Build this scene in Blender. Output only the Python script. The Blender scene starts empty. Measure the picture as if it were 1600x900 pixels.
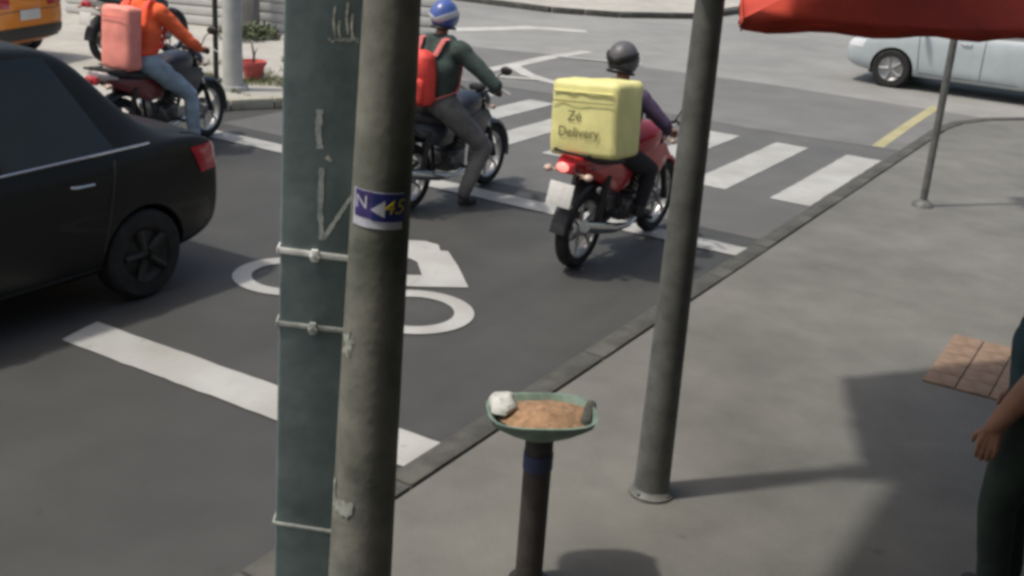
import bpy, bmesh, math, random
import numpy as np
from mathutils import Vector, Matrix, noise
from mathutils.bvhtree import BVHTree
random.seed(7)
R = math.radians
sc = bpy.context.scene
col = sc.collection

# ------------------------------------------------------------------ camera
FPX, CAM_H, PITCH, ROLL = 1800.0, 2.9, R(19.5), R(4.0)
fwd = Vector((0, math.cos(PITCH), -math.sin(PITCH)))
rt0 = Vector((1, 0, 0)); up0 = rt0.cross(fwd)
cr, sr = math.cos(ROLL), math.sin(ROLL)
cam_r = rt0*cr + up0*sr; cam_u = up0*cr - rt0*sr
CAM = Vector((0, 0, CAM_H))
cd = bpy.data.cameras.new('camera'); cam = bpy.data.objects.new('camera', cd); col.objects.link(cam)
cd.sensor_width = 36; cd.lens = 36*FPX/1600; cd.clip_end = 2000; cd.clip_start = .05
m3 = Matrix((cam_r, cam_u, -fwd)).transposed()
cam.matrix_world = Matrix.Translation(CAM) @ m3.to_4x4()
sc.camera = cam

# ------------------------------------------------------------------ world, sun, exposure
SUN_AZ, SUN_EL = 251, 65
w = bpy.data.worlds.new('World'); sc.world = w; w.use_nodes = True
nt = w.node_tree; bg = nt.nodes['Background']
sky = nt.nodes.new('ShaderNodeTexSky'); sky.sky_type = 'NISHITA'; sky.sun_disc = False
sky.sun_elevation = R(SUN_EL); sky.sun_rotation = R(SUN_AZ); sky.air_density = 1.3; sky.dust_density = 6.0
nt.links.new(sky.outputs[0], bg.inputs[0]); bg.inputs[1].default_value = .14
sl = bpy.data.lights.new('sun', 'SUN'); sl.energy = 3.0; sl.angle = R(2.5); sl.color = (1, .95, .87)
so = bpy.data.objects.new('sun', sl); col.objects.link(so)
sdir = -Vector((math.sin(R(SUN_AZ))*math.cos(R(SUN_EL)), math.cos(R(SUN_AZ))*math.cos(R(SUN_EL)), math.sin(R(SUN_EL))))
so.rotation_euler = sdir.to_track_quat('-Z', 'Y').to_euler(); so.location = (-8, -4, 20)
sc.view_settings.view_transform = 'Standard'; sc.view_settings.look = 'None'
sc.view_settings.gamma = 1; sc.view_settings.use_curve_mapping = False
sc.view_settings.exposure = -.2
sc.cycles.use_denoising = True
sc.cycles.filter_width = 3.4          # the photograph is a soft video frame
sc.cycles.max_bounces = 6

# ------------------------------------------------------------------ placing helpers
def ray(x, y): return fwd + cam_r*((x-800)/FPX) - cam_u*((y-450)/FPX)
def G(x, y, z=0.0):
    d = ray(x, y); return CAM + d*((z-CAM_H)/d.z)
ST = R(30)                                   # street heading (clockwise from +Y)
U = Vector((math.sin(ST), math.cos(ST), 0)); V = Vector((math.cos(ST), -math.sin(ST), 0))
def P(u, v, z=0.0): return U*u + V*v + Vector((0, 0, z))
WALK = .12                                   # pavement height above the road

# ------------------------------------------------------------------ materials
def lin(r, g, b):
    f = lambda c: (c/255/12.92 if c/255 <= .04045 else ((c/255+.055)/1.055)**2.4)
    return (f(r), f(g), f(b), 1)
def mat(name, c, rough=.6, metal=0.0, var=.12, scale=6.0, bump=0.0, bscale=60.0, c2=None, lo=.35, hi=.65, spec=.5, coat=0.0, emit=None):
    m = bpy.data.materials.new(name); m.use_nodes = True
    n = m.node_tree.nodes; l = m.node_tree.links; b = n['Principled BSDF']
    c = tuple(c)[:3]
    b.inputs['Roughness'].default_value = rough; b.inputs['Metallic'].default_value = metal
    b.inputs['Specular IOR Level'].default_value = spec; b.inputs['Coat Weight'].default_value = coat
    tc = n.new('ShaderNodeTexCoord')
    nz = n.new('ShaderNodeTexNoise'); nz.inputs['Scale'].default_value = scale; nz.inputs['Detail'].default_value = 7; nz.inputs['Roughness'].default_value = .6
    l.new(tc.outputs['Object'], nz.inputs['Vector'])
    rp = n.new('ShaderNodeValToRGB'); e = rp.color_ramp.elements
    e[0].position = lo; e[1].position = hi
    k1 = c2 if c2 else tuple(min(1, x*(1+var)) for x in c)
    k0 = tuple(x*(1-var) for x in c) if not c2 else c
    e[0].color = (*k0[:3], 1); e[1].color = (*k1[:3], 1)
    l.new(nz.outputs[0], rp.inputs[0]); l.new(rp.outputs[0], b.inputs['Base Color'])
    if bump:
        n2 = n.new('ShaderNodeTexNoise'); n2.inputs['Scale'].default_value = bscale; n2.inputs['Detail'].default_value = 4
        l.new(tc.outputs['Object'], n2.inputs['Vector'])
        bp = n.new('ShaderNodeBump'); bp.inputs['Strength'].default_value = bump; bp.inputs['Distance'].default_value = .01
        l.new(n2.outputs[0], bp.inputs['Height']); l.new(bp.outputs[0], b.inputs['Normal'])
    if emit:
        b.inputs['Emission Color'].default_value = (*emit[:3], 1); b.inputs['Emission Strength'].default_value = emit[3]
    return m

def ground_mat(name, base, stain, patch, grain, rough, stain_scale, speck=300.0, streak=None):
    """layered ground: big stains, mid patches, fine aggregate, tar/dirt spots"""
    m = bpy.data.materials.new(name); m.use_nodes = True
    n = m.node_tree.nodes; l = m.node_tree.links; b = n['Principled BSDF']
    tc = n.new('ShaderNodeTexCoord')
    def nz(scale, detail=6, vec=None, rg=.6):
        t = n.new('ShaderNodeTexNoise'); t.inputs['Scale'].default_value = scale; t.inputs['Detail'].default_value = detail; t.inputs['Roughness'].default_value = rg
        l.new(vec or tc.outputs['Object'], t.inputs['Vector']); return t.outputs[0]
    def ramp(src, p0, p1, c0, c1):
        r = n.new('ShaderNodeValToRGB'); e = r.color_ramp.elements
        e[0].position, e[1].position = p0, p1; e[0].color = (*c0, 1); e[1].color = (*c1, 1); l.new(src, r.inputs[0]); return r.outputs[0]
    def mul(a, c):
        x = n.new('ShaderNodeMix'); x.data_type = 'RGBA'; x.blend_type = 'MULTIPLY'; x.inputs[0].default_value = 1
        l.new(a, x.inputs[6]); l.new(c, x.inputs[7]); return x.outputs[2]
    c0 = ramp(nz(stain_scale, 8), .32, .68, base, stain)
    c1 = ramp(nz(stain_scale*5, 6), .3, .7, (1-patch,)*3, (1+patch,)*3)
    fine = nz(speck, 2)
    c2 = ramp(fine, .3, .7, (1-grain,)*3, (1+grain,)*3)
    c3 = ramp(nz(3.1, 3), .69, .76, (1, 1, 1), (.72, .7, .68))
    out = mul(mul(mul(c0, c1), c2), c3)
    if streak:                                   # wheel-polished, oil-darkened bands along the lane
        mp = n.new('ShaderNodeMapping'); mp.inputs['Rotation'].default_value = (0, 0, ST)
        l.new(tc.outputs['Object'], mp.inputs['Vector'])
        mp2 = n.new('ShaderNodeMapping'); mp2.inputs['Scale'].default_value = (1.1, .05, 1)
        l.new(mp.outputs[0], mp2.inputs['Vector'])
        out = mul(out, ramp(nz(1.3, 4, mp2.outputs[0]), .35, .65, (1-streak,)*3, (1+streak*.6,)*3))
    l.new(out, b.inputs['Base Color'])
    rr = n.new('ShaderNodeMapRange'); rr.inputs[3].default_value = rough-.1; rr.inputs[4].default_value = rough+.1
    l.new(nz(stain_scale*3), rr.inputs[0]); l.new(rr.outputs[0], b.inputs['Roughness'])
    bp = n.new('ShaderNodeBump'); bp.inputs['Strength'].default_value = .35; bp.inputs['Distance'].default_value = .006
    l.new(fine, bp.inputs['Height']); l.new(bp.outputs[0], b.inputs['Normal'])
    return m

def paint_mat(name, c, under):
    m = bpy.data.materials.new(name); m.use_nodes = True
    n = m.node_tree.nodes; l = m.node_tree.links; b = n['Principled BSDF']
    tc = n.new('ShaderNodeTexCoord'); b.inputs['Roughness'].default_value = .65
    a = n.new('ShaderNodeTexNoise'); a.inputs['Scale'].default_value = 9; a.inputs['Detail'].default_value = 10; a.inputs['Roughness'].default_value = .72
    l.new(tc.outputs['Object'], a.inputs['Vector'])
    r = n.new('ShaderNodeValToRGB'); e = r.color_ramp.elements; e[0].position = .60; e[1].position = .72
    e[0].color = (*c, 1); e[1].color = (*under, 1); l.new(a.outputs[0], r.inputs[0])
    d = n.new('ShaderNodeTexNoise'); d.inputs['Scale'].default_value = 2.2; d.inputs['Detail'].default_value = 5
    l.new(tc.outputs['Object'], d.inputs['Vector'])
    r2 = n.new('ShaderNodeValToRGB'); r2.color_ramp.elements[0].color = (.78, .77, .74, 1); r2.color_ramp.elements[0].position = .3; r2.color_ramp.elements[1].position = .65
    l.new(d.outputs[0], r2.inputs[0])
    x = n.new('ShaderNodeMix'); x.data_type = 'RGBA'; x.blend_type = 'MULTIPLY'; x.inputs[0].default_value = 1
    l.new(r.outputs[0], x.inputs[6]); l.new(r2.outputs[0], x.inputs[7]); l.new(x.outputs[2], b.inputs['Base Color'])
    return m

M = {}
M['asphalt'] = ground_mat('asphalt', (.051, .0523, .0498), (.066, .067, .0632), .12, .22, .62, .35, streak=.13)
M['haze_asphalt_near'] = ground_mat('haze_asphalt_near', (.105, .105, .10), (.128, .128, .121), .12, .2, .6, .35)  # distance haze and glare put into the asphalt colour, faintest step
M['haze_asphalt_mid'] = ground_mat('haze_asphalt_mid', (.15, .15, .143), (.185, .185, .176), .12, .2, .62, .35)  # middle step of the painted haze
M['haze_asphalt_far'] = ground_mat('haze_asphalt_far', (.22, .22, .21), (.29, .29, .276), .12, .18, .65, .3)  # palest step, haze over the far street painted into its colour
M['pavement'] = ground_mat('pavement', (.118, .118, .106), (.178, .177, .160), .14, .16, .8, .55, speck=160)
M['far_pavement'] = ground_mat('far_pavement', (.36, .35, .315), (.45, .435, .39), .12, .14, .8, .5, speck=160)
M['kerb'] = mat('kerb_stone', (.075, .075, .066), .8, var=.35, scale=5, bump=.5, bscale=70)
M['kerb_pale'] = mat('kerb_pale', (.36, .35, .28), .8, var=.2, scale=5, bump=.4)
M['white_paint'] = paint_mat('white_paint', (.42, .425, .41), (.20, .20, .19))
M['old_paint'] = paint_mat('old_paint', (.50, .50, .48), (.2, .2, .19))
M['yellow_paint'] = paint_mat('yellow_paint', (.42, .39, .22), (.2, .19, .15))
M['concrete'] = mat('pole_concrete', (.075, .088, .068), .88, c2=(.25, .245, .215), scale=3.6, lo=.36, hi=.66, bump=.22, bscale=38)
M['galv'] = mat('weathered_steel', (.095, .138, .142), .62, metal=.0, c2=(.235, .30, .305), scale=4.2, lo=.35, hi=.72, bump=.10, bscale=30)
M['strap'] = mat('strap_steel', (.80, .82, .80), .5, metal=.1, var=.2, scale=30)
M['strap_old'] = mat('strap_dull', (.42, .44, .42), .55, metal=.1, var=.35, scale=30)
M['grey_steel'] = mat('grey_steel', (.13, .135, .125), .6, metal=.2, var=.25, scale=9, bump=.15)
M['dark_steel'] = mat('dark_steel', (.035, .037, .034), .5, metal=.4, var=.25, scale=14, bump=.1)
M['chrome'] = mat('chrome', (.62, .62, .62), .18, metal=1, var=.05, scale=20)
M['alloy'] = mat('alloy', (.42, .42, .42), .38, metal=.8, var=.15, scale=25)
M['rubber'] = mat('tyre_rubber', (.018, .018, .018), .85, var=.4, scale=18, bump=.4, bscale=120)
M['black_plastic'] = mat('black_plastic', (.02, .02, .022), .5, var=.25, scale=18, bump=.1)
M['seat_vinyl'] = mat('seat_vinyl', (.022, .022, .023), .55, var=.3, scale=12, bump=.25, bscale=90)
M['engine'] = mat('engine_metal', (.12, .12, .12), .45, metal=.7, var=.45, scale=30, bump=.3)
M['red_plastic'] = mat('red_bodywork', (.46, .02, .03), .3, var=.15, scale=10, coat=.4)
M['dkred_plastic'] = mat('maroon_bodywork', (.16, .02, .025), .35, var=.2, scale=10, coat=.3)
M['navy_plastic'] = mat('dark_blue_bodywork', (.02, .025, .04), .35, var=.2, scale=10, coat=.4)
M['white_plastic'] = mat('white_bodywork', (.62, .58, .56), .4, var=.1, scale=10)
M['tail_lit'] = mat('tail_lens_lit', (.8, .25, .22), .25, var=.1, scale=40, emit=(1, .25, .2, 1.6))
M['tail_lens'] = mat('tail_lens', (.42, .02, .035), .15, var=.2, scale=60, coat=.6)
M['amber'] = mat('amber_lens', (.55, .42, .34), .2, var=.15, scale=50)
M['headlamp'] = mat('headlamp_lens', (.7, .72, .75), .1, var=.08, scale=50, coat=1)
M['plate'] = mat('licence_plate', (.6, .6, .58), .4, var=.08, scale=30)
M['black_paint'] = mat('black_car_paint', (.007, .0075, .0068), .45, var=.25, scale=4, coat=.08, spec=.3)
M['silver_paint'] = mat('pale_blue_car_paint', (.42, .47, .49), .35, var=.06, scale=4, coat=.6)
M['orange_paint'] = mat('orange_car_paint', (.75, .24, .02), .35, var=.06, scale=4, coat=.6)
M['glass'] = mat('dark_window_glass', (.012, .014, .014), .06, var=.1, scale=3, spec=.6)
M['pale_glass'] = mat('pale_window_glass', (.10, .12, .13), .08, var=.1, scale=3, spec=.6)
M['skin'] = mat('skin', (.30, .15, .095), .55, var=.12, scale=14, bump=.1)
M['hair'] = mat('dark_hair', (.012, .01, .009), .6, var=.3, scale=60, bump=.5, bscale=150)
M['orange_cloth'] = mat('orange_jacket', (.86, .14, .045), .85, var=.16, scale=7, bump=.3, bscale=180)
M['salmon_cloth'] = mat('salmon_bag', (.86, .30, .24), .7, var=.1, scale=6, bump=.25, bscale=120)
M['jeans'] = mat('pale_jeans', (.28, .37, .44), .9, var=.2, scale=9, bump=.3, bscale=200)
M['green_cloth'] = mat('dark_green_shirt', (.045, .068, .060), .9, var=.25, scale=7, bump=.3, bscale=180)
M['grey_cloth'] = mat('grey_trousers', (.15, .15, .145), .9, var=.25, scale=7, bump=.3, bscale=180)
M['black_cloth'] = mat('black_cloth', (.022, .022, .025), .9, var=.3, scale=7, bump=.3, bscale=180)
M['purple_cloth'] = mat('purple_sleeve', (.075, .05, .105), .9, var=.2, scale=7, bump=.3, bscale=180)
M['teal_cloth'] = mat('dark_teal_shirt', (.02, .05, .062), .9, var=.25, scale=7, bump=.3, bscale=180)
M['dkgreen_cloth'] = mat('dark_green_trousers', (.022, .034, .026), .9, var=.25, scale=7, bump=.3, bscale=180)
M['shoe'] = mat('shoe_leather', (.03, .03, .03), .6, var=.3, scale=20, bump=.2)
M['shoe_sole'] = mat('shoe_sole', (.25, .25, .24), .7, var=.2, scale=20)
M['red_bag'] = mat('red_backpack', (.80, .07, .055), .65, var=.2, scale=8, bump=.3, bscale=120)
M['pink_strap'] = mat('pink_strap', (.62, .17, .16), .75, var=.15, scale=10, bump=.3)
M['helmet_blue'] = mat('helmet_blue', (.06, .11, .34), .3, var=.2, scale=8, coat=.5)
M['helmet_white'] = mat('helmet_white', (.6, .64, .68), .35, var=.08, scale=8, coat=.4)
M['helmet_grey'] = mat('helmet_grey', (.09, .09, .095), .5, var=.25, scale=8, coat=.2)
M['yellow_bag'] = mat('yellow_bag', (.72, .69, .29), .6, var=.08, scale=5, bump=.25, bscale=60)
M['ink'] = mat('dark_ink', (.10, .09, .04), .7, var=.2, scale=30)
M['sticker_blue'] = mat('sticker_blue', (.016, .028, .17), .45, var=.25, scale=25)
M['sticker_purple'] = mat('sticker_purple', (.05, .035, .17), .45, var=.3, scale=25)
M['sticker_white'] = mat('sticker_white', (.52, .54, .62), .5, var=.15, scale=35)
M['sticker_yellow'] = mat('sticker_yellow', (.55, .42, .02), .5, var=.2, scale=30)
M['residue'] = mat('paper_residue', (.55, .56, .50), .9, c2=(.22, .24, .22), scale=26, lo=.4, hi=.6)
M['chalk'] = mat('faded_white_scrawl', (.46, .50, .48), .9, c2=(.24, .29, .28), scale=30, lo=.4, hi=.65)
M['patch_cement'] = mat('pale_cement', (.42, .45, .40), .9, c2=(.22, .235, .21), scale=18, lo=.35, hi=.7, bump=.5)
M['red_canvas'] = mat('red_canvas', (.52, .055, .028), .8, var=.14, scale=5, bump=.25, bscale=140)
M['tray_green'] = mat('tray_green', (.16, .23, .185), .6, var=.25, scale=14, bump=.2)
M['rust_fill'] = mat('orange_brown_fill', (.20, .13, .075), .85, c2=(.42, .25, .14), scale=22, bump=.7, bscale=50)
M['tray_white'] = mat('tray_white', (.48, .49, .46), .6, var=.15, scale=12)
M['tray_dark'] = mat('tray_dark', (.06, .062, .05), .8, var=.3, scale=18, bump=.4)
M['brown_post'] = mat('brown_post', (.042, .036, .032), .65, var=.3, scale=11, bump=.2)
M['blue_band'] = mat('blue_band', (.035, .045, .11), .6, var=.2, scale=15)
M['grass'] = mat('verge_grass', (.10, .13, .045), .9, c2=(.24, .23, .11), scale=3, lo=.35, hi=.65)
M['leaf'] = mat('shrub_leaf', (.035, .055, .022), .7, c2=(.10, .12, .05), scale=9)
M['bark'] = mat('bark', (.07, .05, .035), .9, var=.3, scale=20, bump=.6)
M['plaster'] = mat('pale_plaster', (.40, .39, .36), .85, c2=(.50, .49, .46), scale=2.5, bump=.2)
M['white_plaster'] = mat('white_plaster', (.55, .55, .53), .8, var=.08, scale=3, bump=.15)
M['grey_plaster'] = mat('grey_plaster', (.20, .20, .19), .85, var=.15, scale=3, bump=.2)
M['pole_pale'] = mat('pale_pole', (.40, .41, .39), .7, var=.12, scale=6, bump=.2)
M['red_pot'] = mat('red_pot', (.52, .10, .09), .6, var=.15, scale=15)
M['terracotta'] = mat('terracotta_tile', (.24, .165, .115), .85, var=.2, scale=9, bump=.3)
M['facade'] = mat('facade_render', (.34, .33, .30), .85, var=.12, scale=2, bump=.2)

# ------------------------------------------------------------------ mesh builder
class MB:
    def __init__(s): s.v = []; s.f = []; s.mi = []
    def add(s, vs, fs, mi=0):
        o = len(s.v); s.v += [tuple(v) for v in vs]; s.f += [tuple(i+o for i in f) for f in fs]; s.mi += [mi]*len(fs); return s
    def box(s, c, d, bev=0.0, rot=None, mi=0):
        bm = bmesh.new(); bmesh.ops.create_cube(bm, size=1)
        bmesh.ops.scale(bm, vec=d, verts=bm.verts)
        if bev: bmesh.ops.bevel(bm, geom=list(bm.edges), offset=bev, segments=2, profile=.5, affect='EDGES')
        mt = Matrix.Translation(Vector(c)) @ (rot.to_4x4() if rot else Matrix())
        bmesh.ops.transform(bm, matrix=mt, verts=bm.verts); bm.verts.index_update()
        s.add([v.co for v in bm.verts], [[v.index for v in f.verts] for f in bm.faces], mi); bm.free(); return s
    def tube(s, pts, rad, n=12, cap=True, mi=0, flat=1.0, nrm=None):
        pts = [Vector(p) for p in pts]
        if not hasattr(rad, '__len__'): rad = [rad]*len(pts)
        vs = []; a = None
        for i, p in enumerate(pts):
            t = (pts[min(i+1, len(pts)-1)] - pts[max(i-1, 0)]).normalized()
            if a is None:
                a = Vector(nrm) if nrm else (Vector((0, 0, 1)) if abs(t.z) < .9 else Vector((1, 0, 0)))
            a = (a - t*a.dot(t)).normalized(); b = t.cross(a)
            for k in range(n):
                th = 2*math.pi*k/n; vs.append(p + (a*math.cos(th) + b*math.sin(th)*flat)*rad[i])
        fs = []
        for i in range(len(pts)-1):
            for k in range(n): fs.append((i*n+k, i*n+(k+1) % n, (i+1)*n+(k+1) % n, (i+1)*n+k))
        if cap: fs += [tuple(range(n-1, -1, -1)), tuple((len(pts)-1)*n+k for k in range(n))]
        return s.add(vs, fs, mi)
    def lathe(s, prof, c=(0, 0, 0), axis='Z', n=24, closed=False, mi=0):
        c = Vector(c); vs = []; m = len(prof)
        for k in range(n):
            th = 2*math.pi*k/n
            for r, h in prof:
                p = {'Z': (r*math.cos(th), r*math.sin(th), h), 'Y': (r*math.cos(th), h, r*math.sin(th)), 'X': (h, r*math.cos(th), r*math.sin(th))}[axis]
                vs.append(c+Vector(p))
        fs = []
        for k in range(n):
            for i in range(m if closed else m-1):
                j = (i+1) % m; k2 = (k+1) % n
                fs.append((k*m+i, k2*m+i, k2*m+j, k*m+j))
        return s.add(vs, fs, mi)
    def loft(s, rings, cap=True, mi=0):
        n = len(rings[0]); vs = [p for r in rings for p in r]; fs = []
        for i in range(len(rings)-1):
            for k in range(n): fs.append((i*n+k, i*n+(k+1) % n, (i+1)*n+(k+1) % n, (i+1)*n+k))
        if cap: fs += [tuple(range(n-1, -1, -1)), tuple((len(rings)-1)*n+k for k in range(n))]
        return s.add(vs, fs, mi)
    def ellipsoid(s, c, r, n=16, mi=0, rot=None):
        c = Vector(c); vs = []; fs = []; m = n//2
        for i in range(m+1):
            ph = math.pi*i/m
            for k in range(n):
                th = 2*math.pi*k/n
                p = Vector((r[0]*math.sin(ph)*math.cos(th), r[1]*math.sin(ph)*math.sin(th), r[2]*math.cos(ph)))
                vs.append(c + (rot @ p if rot else p))
        for i in range(m):
            for k in range(n): fs.append((i*n+k, (i+1)*n+k, (i+1)*n+(k+1) % n, i*n+(k+1) % n))
        return s.add(vs, fs, mi)
    def prism(s, poly, z0, z1, mi=0):
        n = len(poly)
        vs = [(p[0], p[1], z0) for p in poly] + [(p[0], p[1], z1) for p in poly]
        fs = [tuple(range(n-1, -1, -1)), tuple(range(n, 2*n))] + [(k, (k+1) % n, n+(k+1) % n, n+k) for k in range(n)]
        return s.add(vs, fs, mi)
    def mesh(s, name, mats, smooth=40):
        me = bpy.data.meshes.new(name); me.from_pydata(s.v, [], s.f)
        bm = bmesh.new(); bm.from_mesh(me); bmesh.ops.remove_doubles(bm, verts=bm.verts, dist=1e-6); bmesh.ops.recalc_face_normals(bm, faces=bm.faces) if len(bm.faces) else None
        same = len(bm.faces) == len(s.mi)
        if same:
            bm.faces.ensure_lookup_table()
            for f, i in zip(bm.faces, s.mi): f.material_index = i
        bm.to_mesh(me); bm.free()
        for m in (mats if isinstance(mats, (list, tuple)) else [mats]): me.materials.append(m)
        if smooth:
            me.shade_smooth(); me.set_sharp_from_angle(angle=R(smooth))
        me.update(); return me
    def build(s, name, mats, parent=None, smooth=40, label=None, mw=None):
        o = bpy.data.objects.new(name, s.mesh(name, mats, smooth)); col.objects.link(o)
        if parent: o.parent = parent
        if mw is not None: o.matrix_local = mw
        if label: o['label'] = label
        return o
def link_copy(o, parent, mw=None):
    c = o.copy(); col.objects.link(c); c.parent = parent
    if mw is not None: c.matrix_local = mw
    return c
def thing(name, label, cat, loc=(0, 0, 0), az=None, group=None):
    """az = compass heading of local +X"""
    o = bpy.data.objects.new(name, None); col.objects.link(o); o.empty_display_size = .2
    o.location = loc
    if az is not None: o.rotation_euler = (0, 0, R(90-az))
    tag(o, label, cat, group); return o
def tag(o, label, cat, group=None):
    o['label'] = label; o['category'] = cat
    if group: o['group'] = group
    return o
def structure(o, label=None):
    o['kind'] = 'structure'
    if label: o['label'] = label
    return o
def evaluated(o, name, mats):
    dg = bpy.context.evaluated_depsgraph_get(); dg.update()
    me = bpy.data.meshes.new_from_object(o.evaluated_get(dg)); me.name = name
    return me
def text_mesh(txt, size):
    cu = bpy.data.curves.new('text', 'FONT'); cu.body = txt; cu.size = size; cu.align_x = 'CENTER'; cu.align_y = 'CENTER'; cu.resolution_u = 3
    o = bpy.data.objects.new('text', cu); col.objects.link(o)
    dg = bpy.context.evaluated_depsgraph_get(); dg.update()
    me = bpy.data.meshes.new_from_object(o.evaluated_get(dg))
    vs = [v.co.copy() for v in me.vertices]; fs = [tuple(p.vertices) for p in me.polygons]
    bpy.data.objects.remove(o); bpy.data.curves.remove(cu); bpy.data.meshes.remove(me)
    return vs, fs

# ================================================================== GROUND
S = 300
b = MB(); b.add([(-S, -S, 0), (S, -S, 0), (S, S, 0), (-S, S, 0)], [(0, 1, 2, 3)])
road = structure(b.build('road', M['asphalt'], smooth=0), 'grey asphalt street with a motorcycle waiting box')
def flat_poly(name, pts, z, m, parent=None, label=None):
    bm = bmesh.new(); vs = [bm.verts.new((p.x, p.y, z)) for p in pts]
    f = bm.faces.new(vs); bmesh.ops.triangulate(bm, faces=[f]); 
    me = bpy.data.meshes.new(name); bm.normal_update()
    for f in bm.faces:
        if f.normal.z < 0: f.normal_flip()
    bm.to_mesh(me); bm.free(); me.materials.append(m)
    o = bpy.data.objects.new(name, me); col.objects.link(o)
    if parent: o.parent = parent
    if label: o['label'] = label
    return o
cs = flat_poly('cross_street', [P(14.6, -60), P(14.6, -9), P(15.1, -2.5), P(15.1, 60), P(24.2, 60), P(80, 60), P(80, -60)], .004, M['haze_asphalt_far'])  # these road sheets step paler with distance to imitate haze
ws = flat_poly('crosswalk_surface', [P(9.7, -9.66), P(9.7, -2.94), P(15.2, -2.94), P(15.2, -9.64), P(11, -9.66)], .0025, M['haze_asphalt_near'])
ms = flat_poly('crosswalk_surface', [P(14.55, -9.3), P(14.75, -7), P(14.6, -5), P(14.8, -2.94), P(16, -2.94), P(18.3, -1), P(18.5, -6), P(18.2, -10), P(17.2, -13), P(16.8, -12), P(15, -10)], .0065, M['haze_asphalt_mid'])
structure(ms, 'mid-grey asphalt where the streets meet, distance haze painted in')
structure(ws, 'asphalt under the zebra crossing, coloured slightly paler for haze')
structure(cs, 'asphalt of the crossing street, painted paler for distance haze')

def arc(c, r, a0, a1, n=8):
    return [(c[0]+r*math.cos(R(a0+(a1-a0)*i/n)), c[1]+r*math.sin(R(a0+(a1-a0)*i/n))) for i in range(n+1)]
def slab(name, uvpts, m, label):
    bb = MB(); bb.prism([P(u, v)[:2] for u, v in uvpts], .001, WALK)
    bm_o = bb.build(name, m, smooth=0)
    bm = bmesh.new(); bm.from_mesh(bm_o.data); bmesh.ops.triangulate(bm, faces=[f for f in bm.faces if len(f.verts) > 4]); bm.to_mesh(bm_o.data); bm.free()
    return structure(bm_o, label)
KV = -2.95                                   # road edge of the near kerb
near_edge = [(-40, KV+.16), (16.2, KV+.16)] + [(16.2+2.6*math.sin(R(a)), KV+.16+2.6-2.6*math.cos(R(a))) for a in (15, 30, 45, 60, 75, 90)] + [(18.8, 40), (-40, 40)]
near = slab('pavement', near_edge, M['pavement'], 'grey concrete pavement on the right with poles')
left_edge = [(-40, -10.36), (9.7, -10.36), (10.25, -10.25), (10.75, -9.98), (11.2, -9.8), (13.6, -9.8), (14.8, -10.2), (15.8, -11.2), (16.4, -12.6), (16.6, -60), (-40, -60)]
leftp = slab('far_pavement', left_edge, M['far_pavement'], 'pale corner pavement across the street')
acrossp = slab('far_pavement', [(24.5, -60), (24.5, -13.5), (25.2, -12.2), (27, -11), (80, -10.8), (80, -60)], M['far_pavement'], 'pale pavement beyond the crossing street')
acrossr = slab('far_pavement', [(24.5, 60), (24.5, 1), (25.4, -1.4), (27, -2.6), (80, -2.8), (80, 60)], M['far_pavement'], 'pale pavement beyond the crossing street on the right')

# kerb stones ------------------------------------------------------
def kerb_run(parent, pts, m, wid=.15, h=WALK+.012, step=1.0):
    """separate stones along a polyline given in (u,v); stones sit on the left of the direction"""
    for i in range(len(pts)-1):
        a, c = P(*pts[i]), P(*pts[i+1]); d = c-a; L = d.length; d.normalize(); nrm = Vector((-d.y, d.x, 0))
        k = max(1, round(L/step)); s = L/k
        for j in range(k):
            mid = a + d*(s*(j+.5)) + nrm*(wid/2)
            bb = MB(); bb.box((0, 0, h/2+.002), (s-.014, wid, h), .014)
            o = bb.build('kerb_stone', m, parent, smooth=30)
            o.matrix_local = Matrix.Translation(mid) @ Matrix.Rotation(math.atan2(d.y, d.x)+random.uniform(-.006, .006), 4, 'Z') @ Matrix.Translation((0, random.uniform(-.004, .004), random.uniform(-.004, .003)))
kerb_run(near, [(16.2, KV), (2, KV)][::1], M['kerb'])
kerb_run(near, [(18.8, KV+2.6+.0)]+[(16.2+2.76*math.sin(R(a)), KV+2.76-2.76*math.cos(R(a))) for a in (75, 60, 45, 30, 15, 0)], M['kerb'])
le = [(2, -10.2), (9.7, -10.2), (10.3, -10.1), (10.8, -9.84), (11.2, -9.65), (13.6, -9.65), (14.9, -10.08), (15.95, -11.12), (16.55, -12.6), (16.75, -22)]
kerb_run(leftp, le, M['kerb_pale'])
kerb_run(acrossp, [(24.35, -30), (24.35, -13.5), (25.08, -12.1), (27, -10.85), (34, -10.66)][::-1], M['kerb'])

# painted markings -------------------------------------------------
ZP = .009
def strip(name, pts_uv, m, label=None, z=ZP):
    """polygon from uv corners, edges slightly ragged"""
    pts = [P(*p) for p in pts_uv]; out = []
    for i in range(len(pts)):
        a, c = pts[i], pts[(i+1) % len(pts)]; n = max(1, int((c-a).length/.09))
        for k in range(n):
            q = a.lerp(c, k/n); out.append(q + Vector((random.uniform(-.006, .006), random.uniform(-.006, .006), 0)))
    return flat_poly(name, out, z, m, road, label)
strip('stop_line', [(4.33, -5.72), (4.67, -5.80), (4.67, -2.97), (4.33, -2.97)], M['white_paint'], 'wide white stop line nearest the camera')
strip('stop_line', [(9.07, -9.6), (9.36, -9.6), (9.36, -2.98), (9.07, -2.98)], M['white_paint'], 'white stop line before the crossing')
for v in (-3.30, -4.20, -5.10, -6.00, -6.90, -7.80, -8.70):
    strip('crosswalk_stripe', [(11.2, v-.21), (14.0, v-.21), (14.0, v+.21), (11.2, v+.21)], M['white_paint'])
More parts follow.
